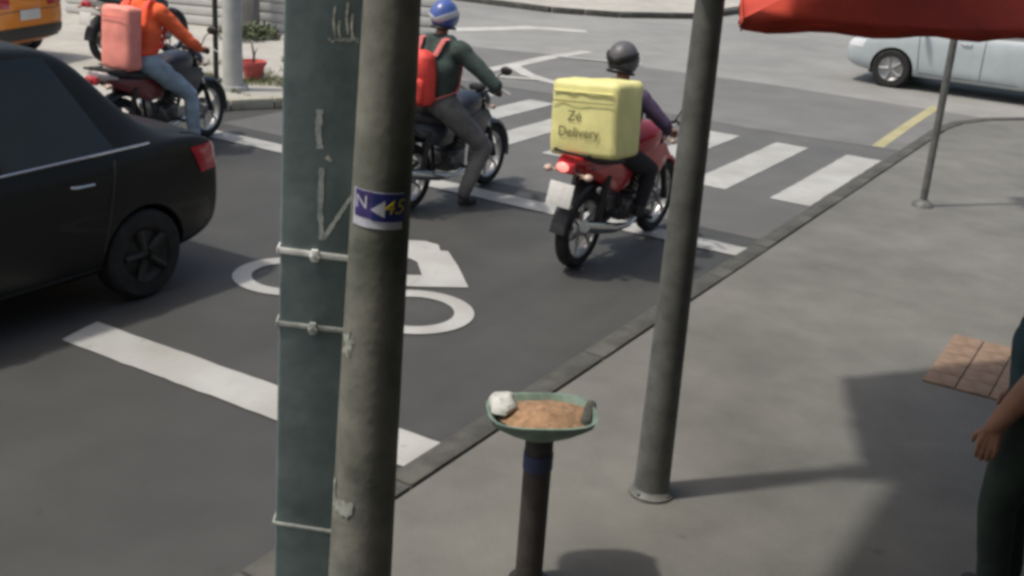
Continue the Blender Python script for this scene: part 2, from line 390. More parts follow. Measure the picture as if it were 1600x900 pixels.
# painted motorcycle symbol
def ring_mark(u, v, ro, ri):
    bm = bmesh.new(); n = 48; vo = []; vi = []
    for k in range(n):
        t = 2*math.pi*k/n
        a = P(u+ro*math.sin(t), v+ro*math.cos(t)); c = P(u+ri*math.sin(t), v+ri*math.cos(t))
        vo.append(bm.verts.new((a.x, a.y, ZP))); vi.append(bm.verts.new((c.x, c.y, ZP)))
    for k in range(n): bm.faces.new((vo[k], vi[k], vi[(k+1) % n], vo[(k+1) % n]))
    bm.normal_update()
    for f in bm.faces:
        if f.normal.z < 0: f.normal_flip()
    me = bpy.data.meshes.new('painted_wheel'); bm.to_mesh(me); bm.free(); me.materials.append(M['white_paint'])
    o = bpy.data.objects.new('painted_wheel', me); col.objects.link(o); o.parent = road; return o
ring_mark(6.19, -5.48, .43, .29)
ring_mark(6.19, -4.36, .43, .29)
def gpoly(name, px, m, z=ZP):
    pts = [G(x, y, 0) for x, y in px]; return flat_poly(name, pts, z, m, road)
gpoly('painted_body', [(470, 383), (560, 378), (630, 376), (664, 378), (685, 384), (688, 393), (700, 394), (716, 418), (732, 451), (640, 449), (659, 431), (652, 411), (640, 405), (596, 404), (580, 422), (520, 424), (500, 405), (462, 400)], M['white_paint'])
gpoly('painted_body', [(560, 430), (659, 432), (640, 449), (600, 450)], M['white_paint'], ZP+.002)
# hatched area beyond the crossing
def gline(name, px, wid, m, z=ZP):
    for a, c in zip(px[:-1], px[1:]):
        A, C = G(*a), G(*c); d = (C-A).normalized(); nn = Vector((-d.y, d.x, 0))*wid/2
        flat_poly(name, [A-nn-d*wid*.3, C-nn+d*wid*.3, C+nn+d*wid*.3, A+nn-d*wid*.3], z, m, road); z += .0015
gline('hatch_line', [(745, 113), (800, 103), (850, 92), (915, 82)], .26, M['old_paint'])
gline('hatch_line', [(800, 103), (825, 118), (852, 127), (890, 136)], .24, M['old_paint'], ZP+.005)
gline('hatch_line', [(752, 119), (815, 124), (846, 126)], .16, M['old_paint'], ZP+.010)
gline('hatch_line', [(872, 90), (935, 96), (1000, 102)], .12, M['old_paint'], ZP+.013)
gline('lane_line', [(700, 47), (830, 44), (905, 49)], .5, M['old_paint'])
#gline('lane_line', [(1180, 206), (1240, 206), (1300, 208)], .12, M['yellow_paint'], ZP+.004)
gline('no_parking_line', [(1372, 229), (1415, 199), (1462, 168)], .15, M['yellow_paint'])

# pavement patches -------------------------------------------------
tp0 = G(1462, 606, WALK)
strip_rows = MB()
for i in range(5):                            # terracotta pavers in the sun by the pedestrian
    for j in range(4):
        bb = MB(); bb.box((0, 0, .004), (.192, .192, .012), .003)
        o = bb.build('paver', M['terracotta'], near, smooth=30)
        q = P(7.15+.2*i, -.98+.2*j, WALK+.004)
        o.matrix_local = Matrix.Translation(q) @ Matrix.Rotation(math.pi/2-ST, 4, 'Z')
# cover plate in the pavement
# ================================================================== CONCRETE POLE + STEEL POST
D = 2.95
def at_depth(x, y, Y): d = ray(x, y); return CAM + d*(Y/d.y)
px0 = at_depth(588, 450, D)
cxp, cyp = px0.x, D
pole = thing('utility_pole', 'thick round concrete pole with a blue sticker, in the foreground', 'pole', (cxp, cyp, WALK))
H_P = 7.0
def pole_r(z): return max(.05, .1035 - .0125*z)
def pole_c(z): return Vector((.027*(z-1.73), 0, 0))
prof = []
b = MB(); rings = []
nseg = 56
for i in range(nseg+1):
    z = H_P*i/nseg; r = pole_r(z)
    ring = []
    for k in range(28):
        t = 2*math.pi*k/28
        rr = r*(1+.012*noise.noise(Vector((math.cos(t)*2, math.sin(t)*2, z*3))))
        ring.append(pole_c(z)+Vector((rr*math.cos(t), rr*math.sin(t), z)))
    rings.append(ring)
b.loft(rings); b.build('shaft', M['concrete'], pole)
b = MB(); b.lathe([(.01, 0), (.19, 0), (.185, .07), (.15, .10), (.01, .10)], n=28); b.build('base_collar', M['concrete'], pole)
def on_pole(s, z, off):
    """s = arc metres from the camera-facing line, + to the right; z local"""
    r = pole_r(z)+off; th = -math.pi/2 + s/pole_r(z) + math.atan2(cxp, cyp)*-1
    return pole_c(z)+Vector((r*math.cos(th), r*math.sin(th), z))
def wrap_patch(name, m, s0, s1, z0, z1, off, parent, n=10, k=4, rag=0.0, skew=0.0):
    bb = MB(); vs = []
    for i in range(n+1):
        for j in range(k+1):
            s = s0+(s1-s0)*i/n; z = z0+(z1-z0)*j/k + skew*(i/n)
            if rag and (i in (0, n) or j in (0, k)): s += random.uniform(-rag, rag); z += random.uniform(-rag, rag)
            vs.append(on_pole(s, z, off))
    fs = [(i*(k+1)+j, (i+1)*(k+1)+j, (i+1)*(k+1)+j+1, i*(k+1)+j+1) for i in range(n) for j in range(k)]
    bb.add(vs, fs); return bb.build(name, m, parent)
# sticker: px rows 295-360 -> local z
zs1 = at_depth(575, 300, D-.1).z - WALK; zs0 = at_depth(575, 358, D-.1).z - WALK
st = wrap_patch('sticker', M['sticker_white'], -.082, .062, zs0, zs1, .0025, pole, n=14, skew=-.008)
hS = zs1-zs0
wrap_patch('sticker_field', M['sticker_purple'], -.074, -.022, zs0+.026, zs1-.002, .004, st, n=6, skew=-.003)
wrap_patch('sticker_field', M['sticker_blue'], -.022, .066, zs0+.018, zs1-.006, .004, st, n=8, skew=-.006)
def wrap_text(txt, size, s, z, m, off, italic=0):
    vs, fs = text_mesh(txt, size); bb = MB()
    bb.add([on_pole(s+v.x+italic*v.y, z+v.y, off) for v in vs], fs); return bb.build('sticker_lettering', m, st, smooth=0)
wrap_text('45', .056, .036, (zs0+zs1)/2+.004, M['sticker_yellow'], .0070, .2)
wrap_text('N', .050, -.052, (zs0+zs1)/2+.014, M['sticker_white'], .0055, .0)
# white wedge pointing at the number
bb = MB(); zm = (zs0+zs1)/2; wv_ = []
for k_ in range(7):
    f_ = k_/6; wv_ += [on_pole(-.026+.036*f_, zm-.002+.026*f_, .0055), on_pole(-.026+.036*f_, zm-.002-.020*f_, .0055)]
bb.add(wv_, [(2*k_, 2*k_+1, 2*k_+3, 2*k_+2) for k_ in range(6)]); bb.build('sticker_wedge', M['sticker_white'], st, smooth=0)
# pale cement scar near the foot
zc = at_depth(530, 800, D-.1).z - WALK
wrap_patch('cement_patch', M['patch_cement'], -.098, -.035, zc-.025, zc+.02, .003, pole, n=8, rag=.008)
wrap_patch('cement_patch', M['patch_cement'], -.112, -.100, zc-.01, zc+.075, .004, pole, n=2, k=6, rag=.003)
zc2 = at_depth(535, 545, D-.1).z - WALK
wrap_patch('cement_patch', M['patch_cement'], -.10, -.062, zc2-.035, zc2+.03, .002, pole, n=6, rag=.012)

# square steel post behind / left of the pole
lp = at_depth(483, 720, D+.06)
post = thing('steel_post', 'square blue-green steel post strapped beside the round concrete pole', 'post', (lp.x, D+.07, WALK))
post.rotation_euler = (0, R(1.0), R(4))
PW, PD = .215, .16
b = MB(); b.box((0, 0, 3.3), (PW, PD, 6.6), .012); b.build('shaft', M['galv'], post)
b = MB(); b.box((0, 0, .03), (PW+.09, PD+.09, .03), .006); b.build('base_plate', M['grey_steel'], post)
def post_local(x, y):
    q = at_depth(x, y, D-.02); return q.x-lp.x, q.z-WALK
def strap_band(y, m, tilt, w_, clip=True):
    x_, z_ = post_local(482, y)
    bb = MB(); rot = Matrix.Rotation(R(tilt), 3, 'Y')
    e = .004
    bb.box((0, -PD/2-e/2-.001, z_), (PW+.014, e, w_), .001, rot); bb.box((0, PD/2+e/2+.001, z_), (PW+.014, e, w_), .001, rot)
    for s in (-1, 1): bb.box((s*(PW/2+e/2+.002), 0, z_-s*math.tan(R(tilt))*PW/2), (e, PD+.012, w_), .001)
    o = bb.build('strap', m, post, smooth=30)
    if clip:
        bb = MB(); bb.box((-.012, -PD/2-.010, z_), (.018, .012, .034), .002); bb.box((-.012, -PD/2-.013, z_-.004), (.026, .006, .012), .001); bb.build('buckle', m, o, smooth=30)
strap_band(399, M['strap'], 3.5, .017)
strap_band(513, M['strap_old'], 3.5, .014)
strap_band(828, M['strap_old'], 7, .010, False)
# scrawl and poster residue on its face
def face_strip(name, pts, wid, m):
    bb = MB(); yy = -PD/2-.0025
    q = [Vector((*post_local(*p),)) for p in pts]
    for a, c in zip(q[:-1], q[1:]):
        d = (c-a).normalized(); nn = Vector((-d.y, d.x))*wid/2
        k = 8; vs = []
        for i in range(k+1):
            mid = a.lerp(c, i/k); f = 1+random.uniform(-.25, .25)
            for s in (-1, 1): t = mid+nn*s*f; vs.append((t.x, yy, t.y))
        bb.add(vs, [(2*i, 2*i+1, 2*i+3, 2*i+2) for i in range(k)])
    return bb.build(name, m, post, smooth=0)
face_strip('scrawl', [(477, 262), (476, 330), (480, 375)], .014, M['chalk'])
face_strip('scrawl', [(482, 374), (503, 340), (525, 305)], .011, M['chalk'])
for k in range(9):
    x = 482+5.5*k; face_strip('paper_residue', [(x, 60+random.uniform(-3, 3)), (x+4, 62+random.uniform(-4, 3))], random.uniform(.006, .014), M['residue'])
for x, y0, y1 in ((492, 8, 56), (500, 30, 58), (512, 2, 52), (520, 20, 60)):
    face_strip('paper_residue', [(x, y0), (x-2, (y0+y1)/2), (x+1, y1)], .006, M['residue'])
face_strip('paper_residue', [(472, 170), (470, 205), (474, 232)], .016, M['chalk'])
face_strip('paper_residue', [(484, 244), (492, 252)], .01, M['residue'])

# ================================================================== RIGHT POLE, TRAY POST, SIGNPOST
rp = G(1017, 770, WALK)
p2 = thing('street_pole', 'grey tapered steel pole on the pavement beside the yellow bag rider', 'pole', rp)
b = MB(); b.tube([(0, 0, 0), (0, 0, 2.6), (0, 0, 3.9)], [.086, .060, .048], 24); b.build('shaft', M['grey_steel'], p2)
b = MB(); b.lathe([(.01, 0), (.112, 0), (.112, .014), (.10, .018), (.085, .04), (.01, .04)], n=24); b.build('base_flange', M['grey_steel'], p2)
for k in range(4):
    t = math.pi/4+k*math.pi/2; b = MB(); b.lathe([(.001, .016), (.010, .016), (.010, .030), (.001, .032)], (.095*math.cos(t), .095*math.sin(t), 0), n=6); b.build('anchor_bolt', M['grey_steel'], p2)
b = MB(); b.box((.0, -.02, 2.58), (.17, .15, .30), .015); bx = b.build('junction_box', M['dark_steel'], p2)
b = MB(); b.box((0, -.098, 2.58), (.15, .006, .27), .002); b.build('box_door', M['dark_steel'], bx)
b = MB(); b.tube([(.05, -.02, 2.55), (.16, -.03, 2.53), (.30, -.05, 2.53)], .028, 10); b.build('cable_arm', M['dark_steel'], p2)

tb = G(825, 908, WALK)
tp = thing('tray_post', 'dark brown post carrying a shallow green tray of orange-brown filling', 'post', tb)
tp.rotation_euler = (0, 0, R(8)); tp.scale = (.93, .93, 1)
b = MB(); b.tube([(0, 0, 0), (0, 0, .70)], .062, 20); b.build('post', M['brown_post'], tp)
b = MB(); b.lathe([(.062, .54), (.066, .54), (.066, .61), (.062, .61)], n=20, closed=True); b.build('band', M['blue_band'], tp)
b = MB(); b.lathe([(.01, .0), (.095, .0), (.09, .016), (.06, .02), (.01, .02)], n=20); b.build('foot_plate', M['dark_steel'], tp)
def oct_ring(rx, ry, z, n=28, p=3.2):
    out = []
    for k in range(n):
        t = 2*math.pi*k/n; c, s = math.cos(t), math.sin(t)
        q = (abs(c)**p+abs(s)**p)**(-1/p); out.append(Vector((rx*c*q, ry*s*q, z)))
    return out
TZ = .72
b = MB(); b.loft([oct_ring(.06, .06, TZ-.04), oct_ring(.15, .12, TZ), oct_ring(.225, .17, TZ+.045), oct_ring(.238, .183, TZ+.075), oct_ring(.225, .17, TZ+.075), oct_ring(.19, .14, TZ+.03)]); tray = b.build('tray', M['tray_green'], tp)
b = MB(); rg = []
for i in range(6):
    f = i/5; ring = oct_ring(.205*(1-f*.93), .152*(1-f*.93), TZ+.05+.045*math.sin(f*math.pi/2), 28, 2.4)
    rg.append([p+Vector((0.02, 0, .016*noise.noise(p*22))) for p in ring])
b.loft(rg); b.build('filling', M['rust_fill'], tray)
b = MB(); b.ellipsoid((-.165, .05, TZ+.085), (.062, .095, .036), 18)
b.v = [tuple(Vector(v)+Vector((1, .6, .8))*.022*noise.noise(Vector(v)*26)) for v in b.v]; b.build('crumpled_paper', M['tray_white'], tray, smooth=25, label='crumpled whitish paper on the left of the tray')
b = MB(); b.box((.205, .01, TZ+.05), (.05, .22, .06), .02, Matrix.Rotation(R(-18), 3, 'Z')); b.build('rim_block', M['tray_dark'], tray)

sp = G(1441, 322, WALK)
s3 = thing('sign_post', 'slim grey signpost on the pavement beyond, in front of the pale car', 'signpost', sp)
b = MB(); b.tube([(0, 0, 0), (0, 0, 3.0)], .036, 14); b.build('post', M['grey_steel'], s3)
b = MB(); b.lathe([(.01, 0), (.11, 0), (.10, .03), (.045, .07), (.01, .07)], n=16); b.build('footing', M['grey_steel'], s3)
b = MB(); b.box((0, 0, 2.72), (.03, .50, .50), .01); b.build('sign_plate', M['grey_steel'], s3)

# ================================================================== CARS
def make_car(name, label, loc, az, paint, glass, mats, L=4.4, zs=1.0, group=None, wscale=1.0, roof=0.0, rim_m=None):
    t = thing(name, label, 'car', loc, az, group)
    Sx = [ # x, half width, bottom, belt, roof z, roof half width
        (0.00, .70, .36, .86, .88, .60), (.05, .80, .30, .97, .99, .68), (.30, .845, .22, 1.04, 1.06, .70), (.66, .86, .20, 1.03, 1.09, .69),
        (1.12, .86, .19, 1.00, 1.41, .575), (1.40, .86, .19, .99, 1.48, .58), (2.0, .86, .19, .97, 1.50, .585), (2.55, .86, .19, .96, 1.46, .575), (2.80, .86, .19, .955, 1.38, .58),
        (3.40, .855, .20, .94, 1.00, .68), (3.85, .84, .21, .89, .93, .66), (4.2, .80, .24, .79, .82, .62), (4.36, .70, .30, .68, .70, .55), (4.42, .60, .36, .60, .61, .48)]
    k = L/4.42; rings = []
    if roof: Sx = [(x, hw, zb, ze, zr+roof*max(0, min(1, (zr-1.09)/.35)), yr+(.05 if zr > 1.3 else 0)) for x, hw, zb, ze, zr, yr in Sx]
    for x, hw, zb, ze, zr, yr in Sx:
        hw *= wscale; yr *= wscale
        half = [(0, zb), (hw*.8, zb), (hw*.965, zb+.07), (hw, zb+.27), (hw*.995, ze-.14), (hw*.955, ze-.02), (hw*.93, ze), (yr, zr-.035), (yr*.93, zr), (yr*.5, zr+.012), (0, zr+.016)]
        pts = half + [(-y, z) for y, z in half[-2:0:-1]]
        rings.append([Vector((x*k, y, z*zs)) for y, z in pts])
    bb = MB(); bb.loft(rings); o = bb.build('body', [paint, M['black_plastic']], t)
    md = o.modifiers.new('s', 'SUBSURF'); md.levels = md.render_levels = 2
    wx = (.80*k, 3.52*k)
    cut = MB()
    for x in wx:
        for s in (-1, 1): cut.lathe([(.001, s*.50), (.36, s*.50), (.36, s*1.2), (.001, s*1.2)], (x, 0, .315), 'Y', 28)
    co = cut.build('cutter', M['black_plastic'])
    co.parent = t; 
    bo = o.modifiers.new('b', 'BOOLEAN'); bo.operation = 'DIFFERENCE'; bo.object = co; bo.solver = 'EXACT'
    me = evaluated(o, 'body', None); o.modifiers.clear(); o.data = me
    bpy.data.objects.remove(co)
    me.shade_smooth(); me.set_sharp_from_angle(angle=R(35))
    bv = BVHTree.FromPolygons([v.co for v in me.vertices], [p.vertices for p in me.polygons])
    def snap(p, out, off):
        h = bv.ray_cast(p+out*1.5, -out)
        if h[0] is None: h = bv.find_nearest(p)
        nn = h[1]; 
        if nn.dot(out) < 0: nn = -nn
        return h[0]+nn*off
    def patch(nm, c4, out, m, n=10, mm=6, off=.004, parent=t, thick=.004):
        """c4: bottom-a, bottom-b, top-b, top-a"""
        c4 = [Vector(c) for c in c4]; out = Vector(out).normalized(); vs = []
        for i in range(n+1):
            for j in range(mm+1):
                p = c4[0].lerp(c4[1], i/n).lerp(c4[3].lerp(c4[2], i/n), j/mm); vs.append(snap(p, out, off))
        q = MB(); q.add(vs, [(i*(mm+1)+j, (i+1)*(mm+1)+j, (i+1)*(mm+1)+j+1, i*(mm+1)+j+1) for i in range(n) for j in range(mm)])
        return q.build(nm, m, parent, smooth=60)
    def seam(pts, out, parent=t, nm='door_seam', wd=.006, m=None):
        out = Vector(out); q = MB(); pp = []
        for a, c in zip(pts[:-1], pts[1:]):
            for i in range(8): pp.append(snap(Vector(a).lerp(Vector(c), i/8), out, .0015))
        pp.append(snap(Vector(pts[-1]), out, .0015)); q.tube(pp, wd, 5); return q.build(nm, m or M['black_plastic'], parent)
    W = .86*wscale
    for s in (-1, 1):
        o_ = (0, s, 0)
        for (xa, xb, xc, xd) in ((.98, 1.98, 1.98, 1.36), (2.05, 3.16, 2.66, 2.05)):
            wn = patch('side_window', [(xa*k, s*W*.93, 1.02*zs), (xb*k, s*W*.93, 1.0*zs), (xc*k, s*.6*wscale, (1.43+roof*.9)*zs), (xd*k, s*.6*wscale, (1.43+roof*.9)*zs)], (0, s, .35), glass)
        seam([(1.16*k, s*W, .42), (1.02*k, s*W, .97*zs)], o_); seam([(2.02*k, s*W, .30), (2.02*k, s*W, .98*zs)], o_); seam([(3.06*k, s*W, .34), (3.12*k, s*W, .95*zs)], o_)
        seam([(1.16*k, s*W, .30), (3.06*k, s*W, .30)], o_)
        seam([(.70*k, s*W*.95, 1.035*zs), (3.25*k, s*W*.95, .965*zs)], (0, s, .25), nm='belt_trim', wd=.008, m=M['chrome'])
        for x in (1.30, 2.32):
            q = MB(); c = snap(Vector((x*k, s*W, .86*zs)), Vector(o_), .012); q.tube([c+Vector((-.085, -s*.012, 0)), c+Vector((-.07, s*.012, 0)), c+Vector((.07, s*.012, 0)), c+Vector((.085, -s*.012, 0))], .011, 8); q.build('door_handle', M['chrome'], t)
        q = MB(); q.ellipsoid((3.02*k, s*(W+.10), 1.02*zs), (.05, .09, .065), 14); q.tube([(3.06*k, s*W*.93, .98*zs), (3.03*k, s*(W+.06), 1.0*zs)], .018, 8); q.build('wing_mirror', paint, t)
        patch('tail_light', [(-.02, s*.42*wscale, .76*zs), (.20*k, s*.90*wscale, .78*zs), (.28*k, s*.90*wscale, .96*zs), (-.02, s*.42*wscale, .92*zs)], (-.75, s*.8, .1), M['tail_lens'], 12, 5, .006)
        patch('headlight', [(4.44*k, s*.40*wscale, .58*zs), (4.12*k, s*.86*wscale, .62*zs), (4.05*k, s*.84*wscale, .76*zs), (4.40*k, s*.40*wscale, .67*zs)], (.75, s*.8, .15), M['headlamp'], 10, 4, .006)
    patch('rear_window', [(.74*k, -.62*wscale, 1.09*zs), (.74*k, .62*wscale, 1.09*zs), (1.14*k, .50*wscale, (1.40+roof*.9)*zs), (1.14*k, -.50*wscale, (1.40+roof*.9)*zs)], (-.6, 0, .8), glass, 12, 6)
    patch('windscreen', [(3.32*k, -.64*wscale, 1.01*zs), (3.32*k, .64*wscale, 1.01*zs), (2.76*k, .52*wscale, (1.38+roof*.85)*zs), (2.76*k, -.52*wscale, (1.38+roof*.85)*zs)], (.6, 0, .8), glass, 12, 6)
    patch('rear_bumper', [(-.02, -.72, .34), (-.02, .72, .34), (-.02, .72, .50), (-.02, -.72, .50)], (-1, 0, 0), M['black_plastic'], 12, 3, .014)
    patch('front_grille', [(4.5*k, -.42, .36), (4.5*k, .42, .36), (4.45*k, .42, .56), (4.45*k, -.42, .56)], (1, 0, 0), M['black_plastic'], 10, 4, .006)
    q = MB(); q.box((-.012, 0, .66), (.012, .42, .13), .003); q.build('licence_plate', M['plate'], t)
    seam([(.30*k, -.72, 1.05*zs), (.10*k, -.70, 1.02*zs), (.0, -.62, .72), (.0, .62, .72), (.10*k, .70, 1.02*zs), (.30*k, .72, 1.05*zs)], (-.7, 0, .7), nm='boot_seam')
    # wheels
    tyre = MB(); tyre.lathe([(.20, -.09), (.285, -.098), (.312, -.075), (.318, 0), (.312, .075), (.285, .098), (.20, .09)], (0, 0, 0), 'Y', 32)
    rim = MB(); rim.lathe([(.205, -.085), (.212, .080), (.19, .074), (.16, .05), (.05, .062), (.03, .075), (.001, .075)], (0, 0, 0), 'Y', 32)
    for i in range(5):
        a = 2*math.pi*i/5
        rim.tube([(.04*math.cos(a), .072, .04*math.sin(a)), (.19*math.cos(a), .078, .19*math.sin(a))], [.026, .03], 8)
    first = None
    for x in wx:
        for s in (-1, 1):
            mw = Matrix.Translation((x, s*(W-.105), .318)) @ Matrix.Rotation(0 if s > 0 else math.pi, 4, 'Z')
            if first is None:
                first = tyre.build('wheel', M['rubber'], t, mw=mw); fr = rim.build('rim', rim_m or M['alloy'], first)
            else:
                c = link_copy(first, t, mw); r2 = link_copy(fr, c, Matrix())
    q = MB(); q.box((2.2*k, 0, .24), (3.6*k, 1.0, .14), .03); q.build('underbody', M['black_plastic'], t)
    return t
# dark car in the left lane, tail toward the crossing
make_car('car', 'black saloon car filling the left edge, tail end toward the crossing', P(6.0, -6.78), 210, M['black_paint'], M['glass'], None, 4.4, 1.04, wscale=1.04, roof=.20, rim_m=M['dark_steel'])
# pale car on the crossing street, nose to the left
cf = G(1352, 118, 0)
make_car('car', 'pale blue-grey car on the crossing street at the top right', P(20.9, -1.2), 120+180, M['silver_paint'], M['pale_glass'], None, 4.2, 1.0)
oc = G(-60, 78, WALK)
make_car('car', 'bright orange car far off in the top left corner', G(52, 100, WALK), 283, M['orange_paint'], M['glass'], None, 3.9, 1.0)

# ================================================================== MOTORCYCLES
def make_moto(name, label, loc, az, body, steer=0, lit=False, tail=None, plate=True, lean=0.0, cowl=None):
    """local: x forward, y left, origin on the ground under the rear axle"""
    t = thing(name, label, 'motorcycle', loc, az)
    t.rotation_euler = (R(lean), 0, R(90-az))
    WB = 1.30; RW, RF = .305, .315
    def wheel(x, r, wd, parent, mw, nm):
        tb_ = MB(); tb_.lathe([(r-.085, -wd*.42), (r-.04, -wd*.55), (r-.012, -wd*.38), (r, 0), (r-.012, wd*.38), (r-.04, wd*.55), (r-.085, wd*.42)], (0, 0, 0), 'Y', 36)
        tb_.lathe([(r-.085, -wd*.42), (r-.085, wd*.42)], (0, 0, 0), 'Y', 36)
        o = tb_.build(nm, M['rubber'], parent, mw=mw)
        rb = MB(); rb.lathe([(r-.078, -wd*.4), (r-.098, -wd*.32), (r-.098, wd*.32), (r-.078, wd*.4)], (0, 0, 0), 'Y', 36, closed=True)
        for i in range(6):
            a = 2*math.pi*i/6+.3
            rb.tube([(.035*math.cos(a), 0, .035*math.sin(a)), ((r-.095)*math.cos(a+.1), 0, (r-.095)*math.sin(a+.1))], [.016, .013], 8)
        rb.lathe([(.001, -.06), (.045, -.06), (.06, -.03), (.06, .03), (.045, .06), (.001, .06)], (0, 0, 0), 'Y', 18)
        rb.build('rim', M['alloy'], o)
        db = MB(); db.lathe([(.06, .052), (.12, .052), (.12, .056), (.06, .056)], (0, 0, 0), 'Y', 24, closed=True); db.build('brake_disc', M['engine'], o)
        return o
    wheel(0, RW, .10, t, Matrix.Translation((0, 0, RW)), 'rear_wheel')
    # front end rotates about the steering head
    head = Vector((1.02, 0, .88)); rake = Vector((-.42, 0, 1)).normalized()
    rotm = Matrix.Translation(head) @ Matrix.Rotation(R(steer), 4, rake) @ Matrix.Translation(-head)
    wheel(WB, RF, .085, t, rotm @ Matrix.Translation((WB, 0, RF)), 'front_wheel')
    b = MB()
    for s in (-1, 1):
        lo, hi = Vector((WB, s*.085, RF)), Vector((WB, s*.085, RF)) + rake*.66
        b.tube([lo, lo.lerp(hi, .5)], .026, 12); b.tube([lo.lerp(hi, .5), hi], .018, 12, mi=1)
    b.box(Vector((WB, 0, RF))+rake*.62, (.07, .22, .035), .008); b.box(Vector((WB, 0, RF))+rake*.50, (.07, .22, .03), .008)
    fk = b.build('fork', [M['dark_steel'], M['chrome']], t, mw=rotm)
    b = MB(); rings = []
    for i in range(13):
        a = R(-10+150*i/12); rr = RF+.035
        c = Vector((WB+rr*math.cos(a), 0, RF+rr*math.sin(a))); e = Vector((math.cos(a), 0, math.sin(a)))
        rings.append([c+Vector((0, -.06, 0))-e*.03, c+Vector((0, -.045, 0)), c+e*.012, c+Vector((0, .045, 0)), c+Vector((0, .06, 0))-e*.03, c-e*.004])
    b.loft(rings); b.build('front_mudguard', body, t, mw=rotm)
    hb = Vector((WB, 0, RF))+rake*.68
    b = MB(); b.tube([hb+Vector((-.16, .37, .06)), hb+Vector((-.05, .22, .08)), hb+Vector((0, .07, .01)), hb+Vector((0, -.07, .01)), hb+Vector((-.05, -.22, .08)), hb+Vector((-.16, -.37, .06))], .012, 10); bar = b.build('handlebar', M['dark_steel'], t, mw=rotm)
    for s in (-1, 1):
        b = MB(); b.tube([hb+Vector((-.085, s*.26, .075)), hb+Vector((-.16, s*.375, .06))], .017, 12); b.build('grip', M['rubber'], bar)
        b = MB(); b.tube([hb+Vector((-.06, s*.23, .08)), hb+Vector((-.02, s*.30, .09)), hb+Vector((-.05, s*.42, .055))], .006, 6); b.build('lever', M['alloy'], bar)
        b = MB(); b.tube([hb+Vector((-.06, s*.21, .08)), hb+Vector((-.04, s*.26, .20)), hb+Vector((-.05, s*.33, .25))], .006, 8); mo = b.build('mirror', M['dark_steel'], t, mw=rotm)
        b = MB(); b.ellipsoid(hb+Vector((-.055, s*.36, .27)), (.016, .065, .042), 14); b.build('mirror_head', M['black_plastic'], mo)
        b = MB(); b.ellipsoid(hb+Vector((.03, s*.19, -.10)), (.035, .03, .025), 10); b.tube([hb+Vector((.02, s*.09, -.10)), hb+Vector((.03, s*.17, -.10))], .008, 6); b.build('indicator', M['amber'], t, mw=rotm)
    b = MB(); hc = hb+Vector((.09, 0, -.07)); b.ellipsoid(hc, (.10, .105, .10), 18); b.build('headlight_shell', body, t, mw=rotm)
    b = MB(); b.ellipsoid(hc+Vector((.055, 0, -.005)), (.06, .085, .08), 18); b.build('headlight', M['headlamp'], t, mw=rotm)
    b = MB(); b.box(hb+Vector((.03, 0, .06)), (.10, .15, .06), .02); b.build('instrument_cluster', M['black_plastic'], t, mw=rotm)
    # frame, engine
    b = MB()
    b.tube([(1.03, 0, .92), (.96, 0, .70), (.86, 0, .42), (.62, 0, .30), (.38, 0, .32), (.34, 0, .55)], .02, 10)
    b.tube([(1.0, 0, .86), (.62, 0, .72), (.30, 0, .74), (-.18, 0, .80)], .02, 10)
    for s in (-1, 1): b.tube([(.38, s*.10, .42), (.28, s*.12, .72), (-.15, s*.10, .80)], .012, 8)
    b.build('frame', M['dark_steel'], t)
    b = MB(); b.box((.60, 0, .38), (.30, .24, .20), .04); b.tube([(.66, 0, .46), (.76, 0, .64)], [.085, .075], 14); 
    for i in range(5):
        q = Vector((.68, 0, .49)).lerp(Vector((.75, 0, .62)), i/4); b.box(q, (.20, .20, .010), .003, Matrix.Rotation(R(30), 3, 'Y'))
    b.lathe([(.001, -.155), (.075, -.155), (.09, -.13), (.09, .13), (.075, .155), (.001, .155)], (.56, 0, .38), 'Y', 20)
    b.build('engine', M['engine'], t)
    b = MB(); b.tube([(.80, -.05, .55), (.92, -.08, .46), (.84, -.11, .30), (.55, -.14, .25), (.22, -.17, .30), (-.02, -.18, .36), (-.28, -.18, .42)], [.02, .02, .02, .02, .038, .05, .045], 14); b.build('exhaust', M['chrome'], t)
    b = MB()
    for s in (-1, 1): b.tube([(.40, s*.11, .40), (0, s*.10, RW)], .02, 8); b.tube([(0.02, s*.12, RW), (-.02+.12, s*.13, .72)], .028, 12)
    b.build('swingarm_and_shocks', M['dark_steel'], t)
    b = MB(); b.tube([(.62, -.20, .33), (.62, .20, .33)], .012, 8); b.tube([(.62, -.15, .33), (.62, -.30, .33)], .016, 8); b.tube([(.62, .15, .33), (.62, .30, .33)], .016, 8); b.tube([(.22, -.26, .40), (.22, .26, .40)], .012, 8); b.build('footrests', M['dark_steel'], t)
    # tank, seat, panels
    def sup(x, z, hw, hh, n=18, p=2.6):
        o = []
        for k in range(n):
            a = 2*math.pi*k/n; c, s = math.cos(a), math.sin(a); q = (abs(c)**p+abs(s)**p)**(-1/p); o.append(Vector((x, hw*c*q, z+hh*s*q)))
        return o
    b = MB(); b.loft([sup(.52, .80, .09, .05), sup(.56, .82, .12, .085), sup(.70, .86, .155, .115), sup(.86, .88, .16, .12), sup(.98, .88, .12, .10), sup(1.03, .87, .06, .06)]); b.build('fuel_tank', body, t)
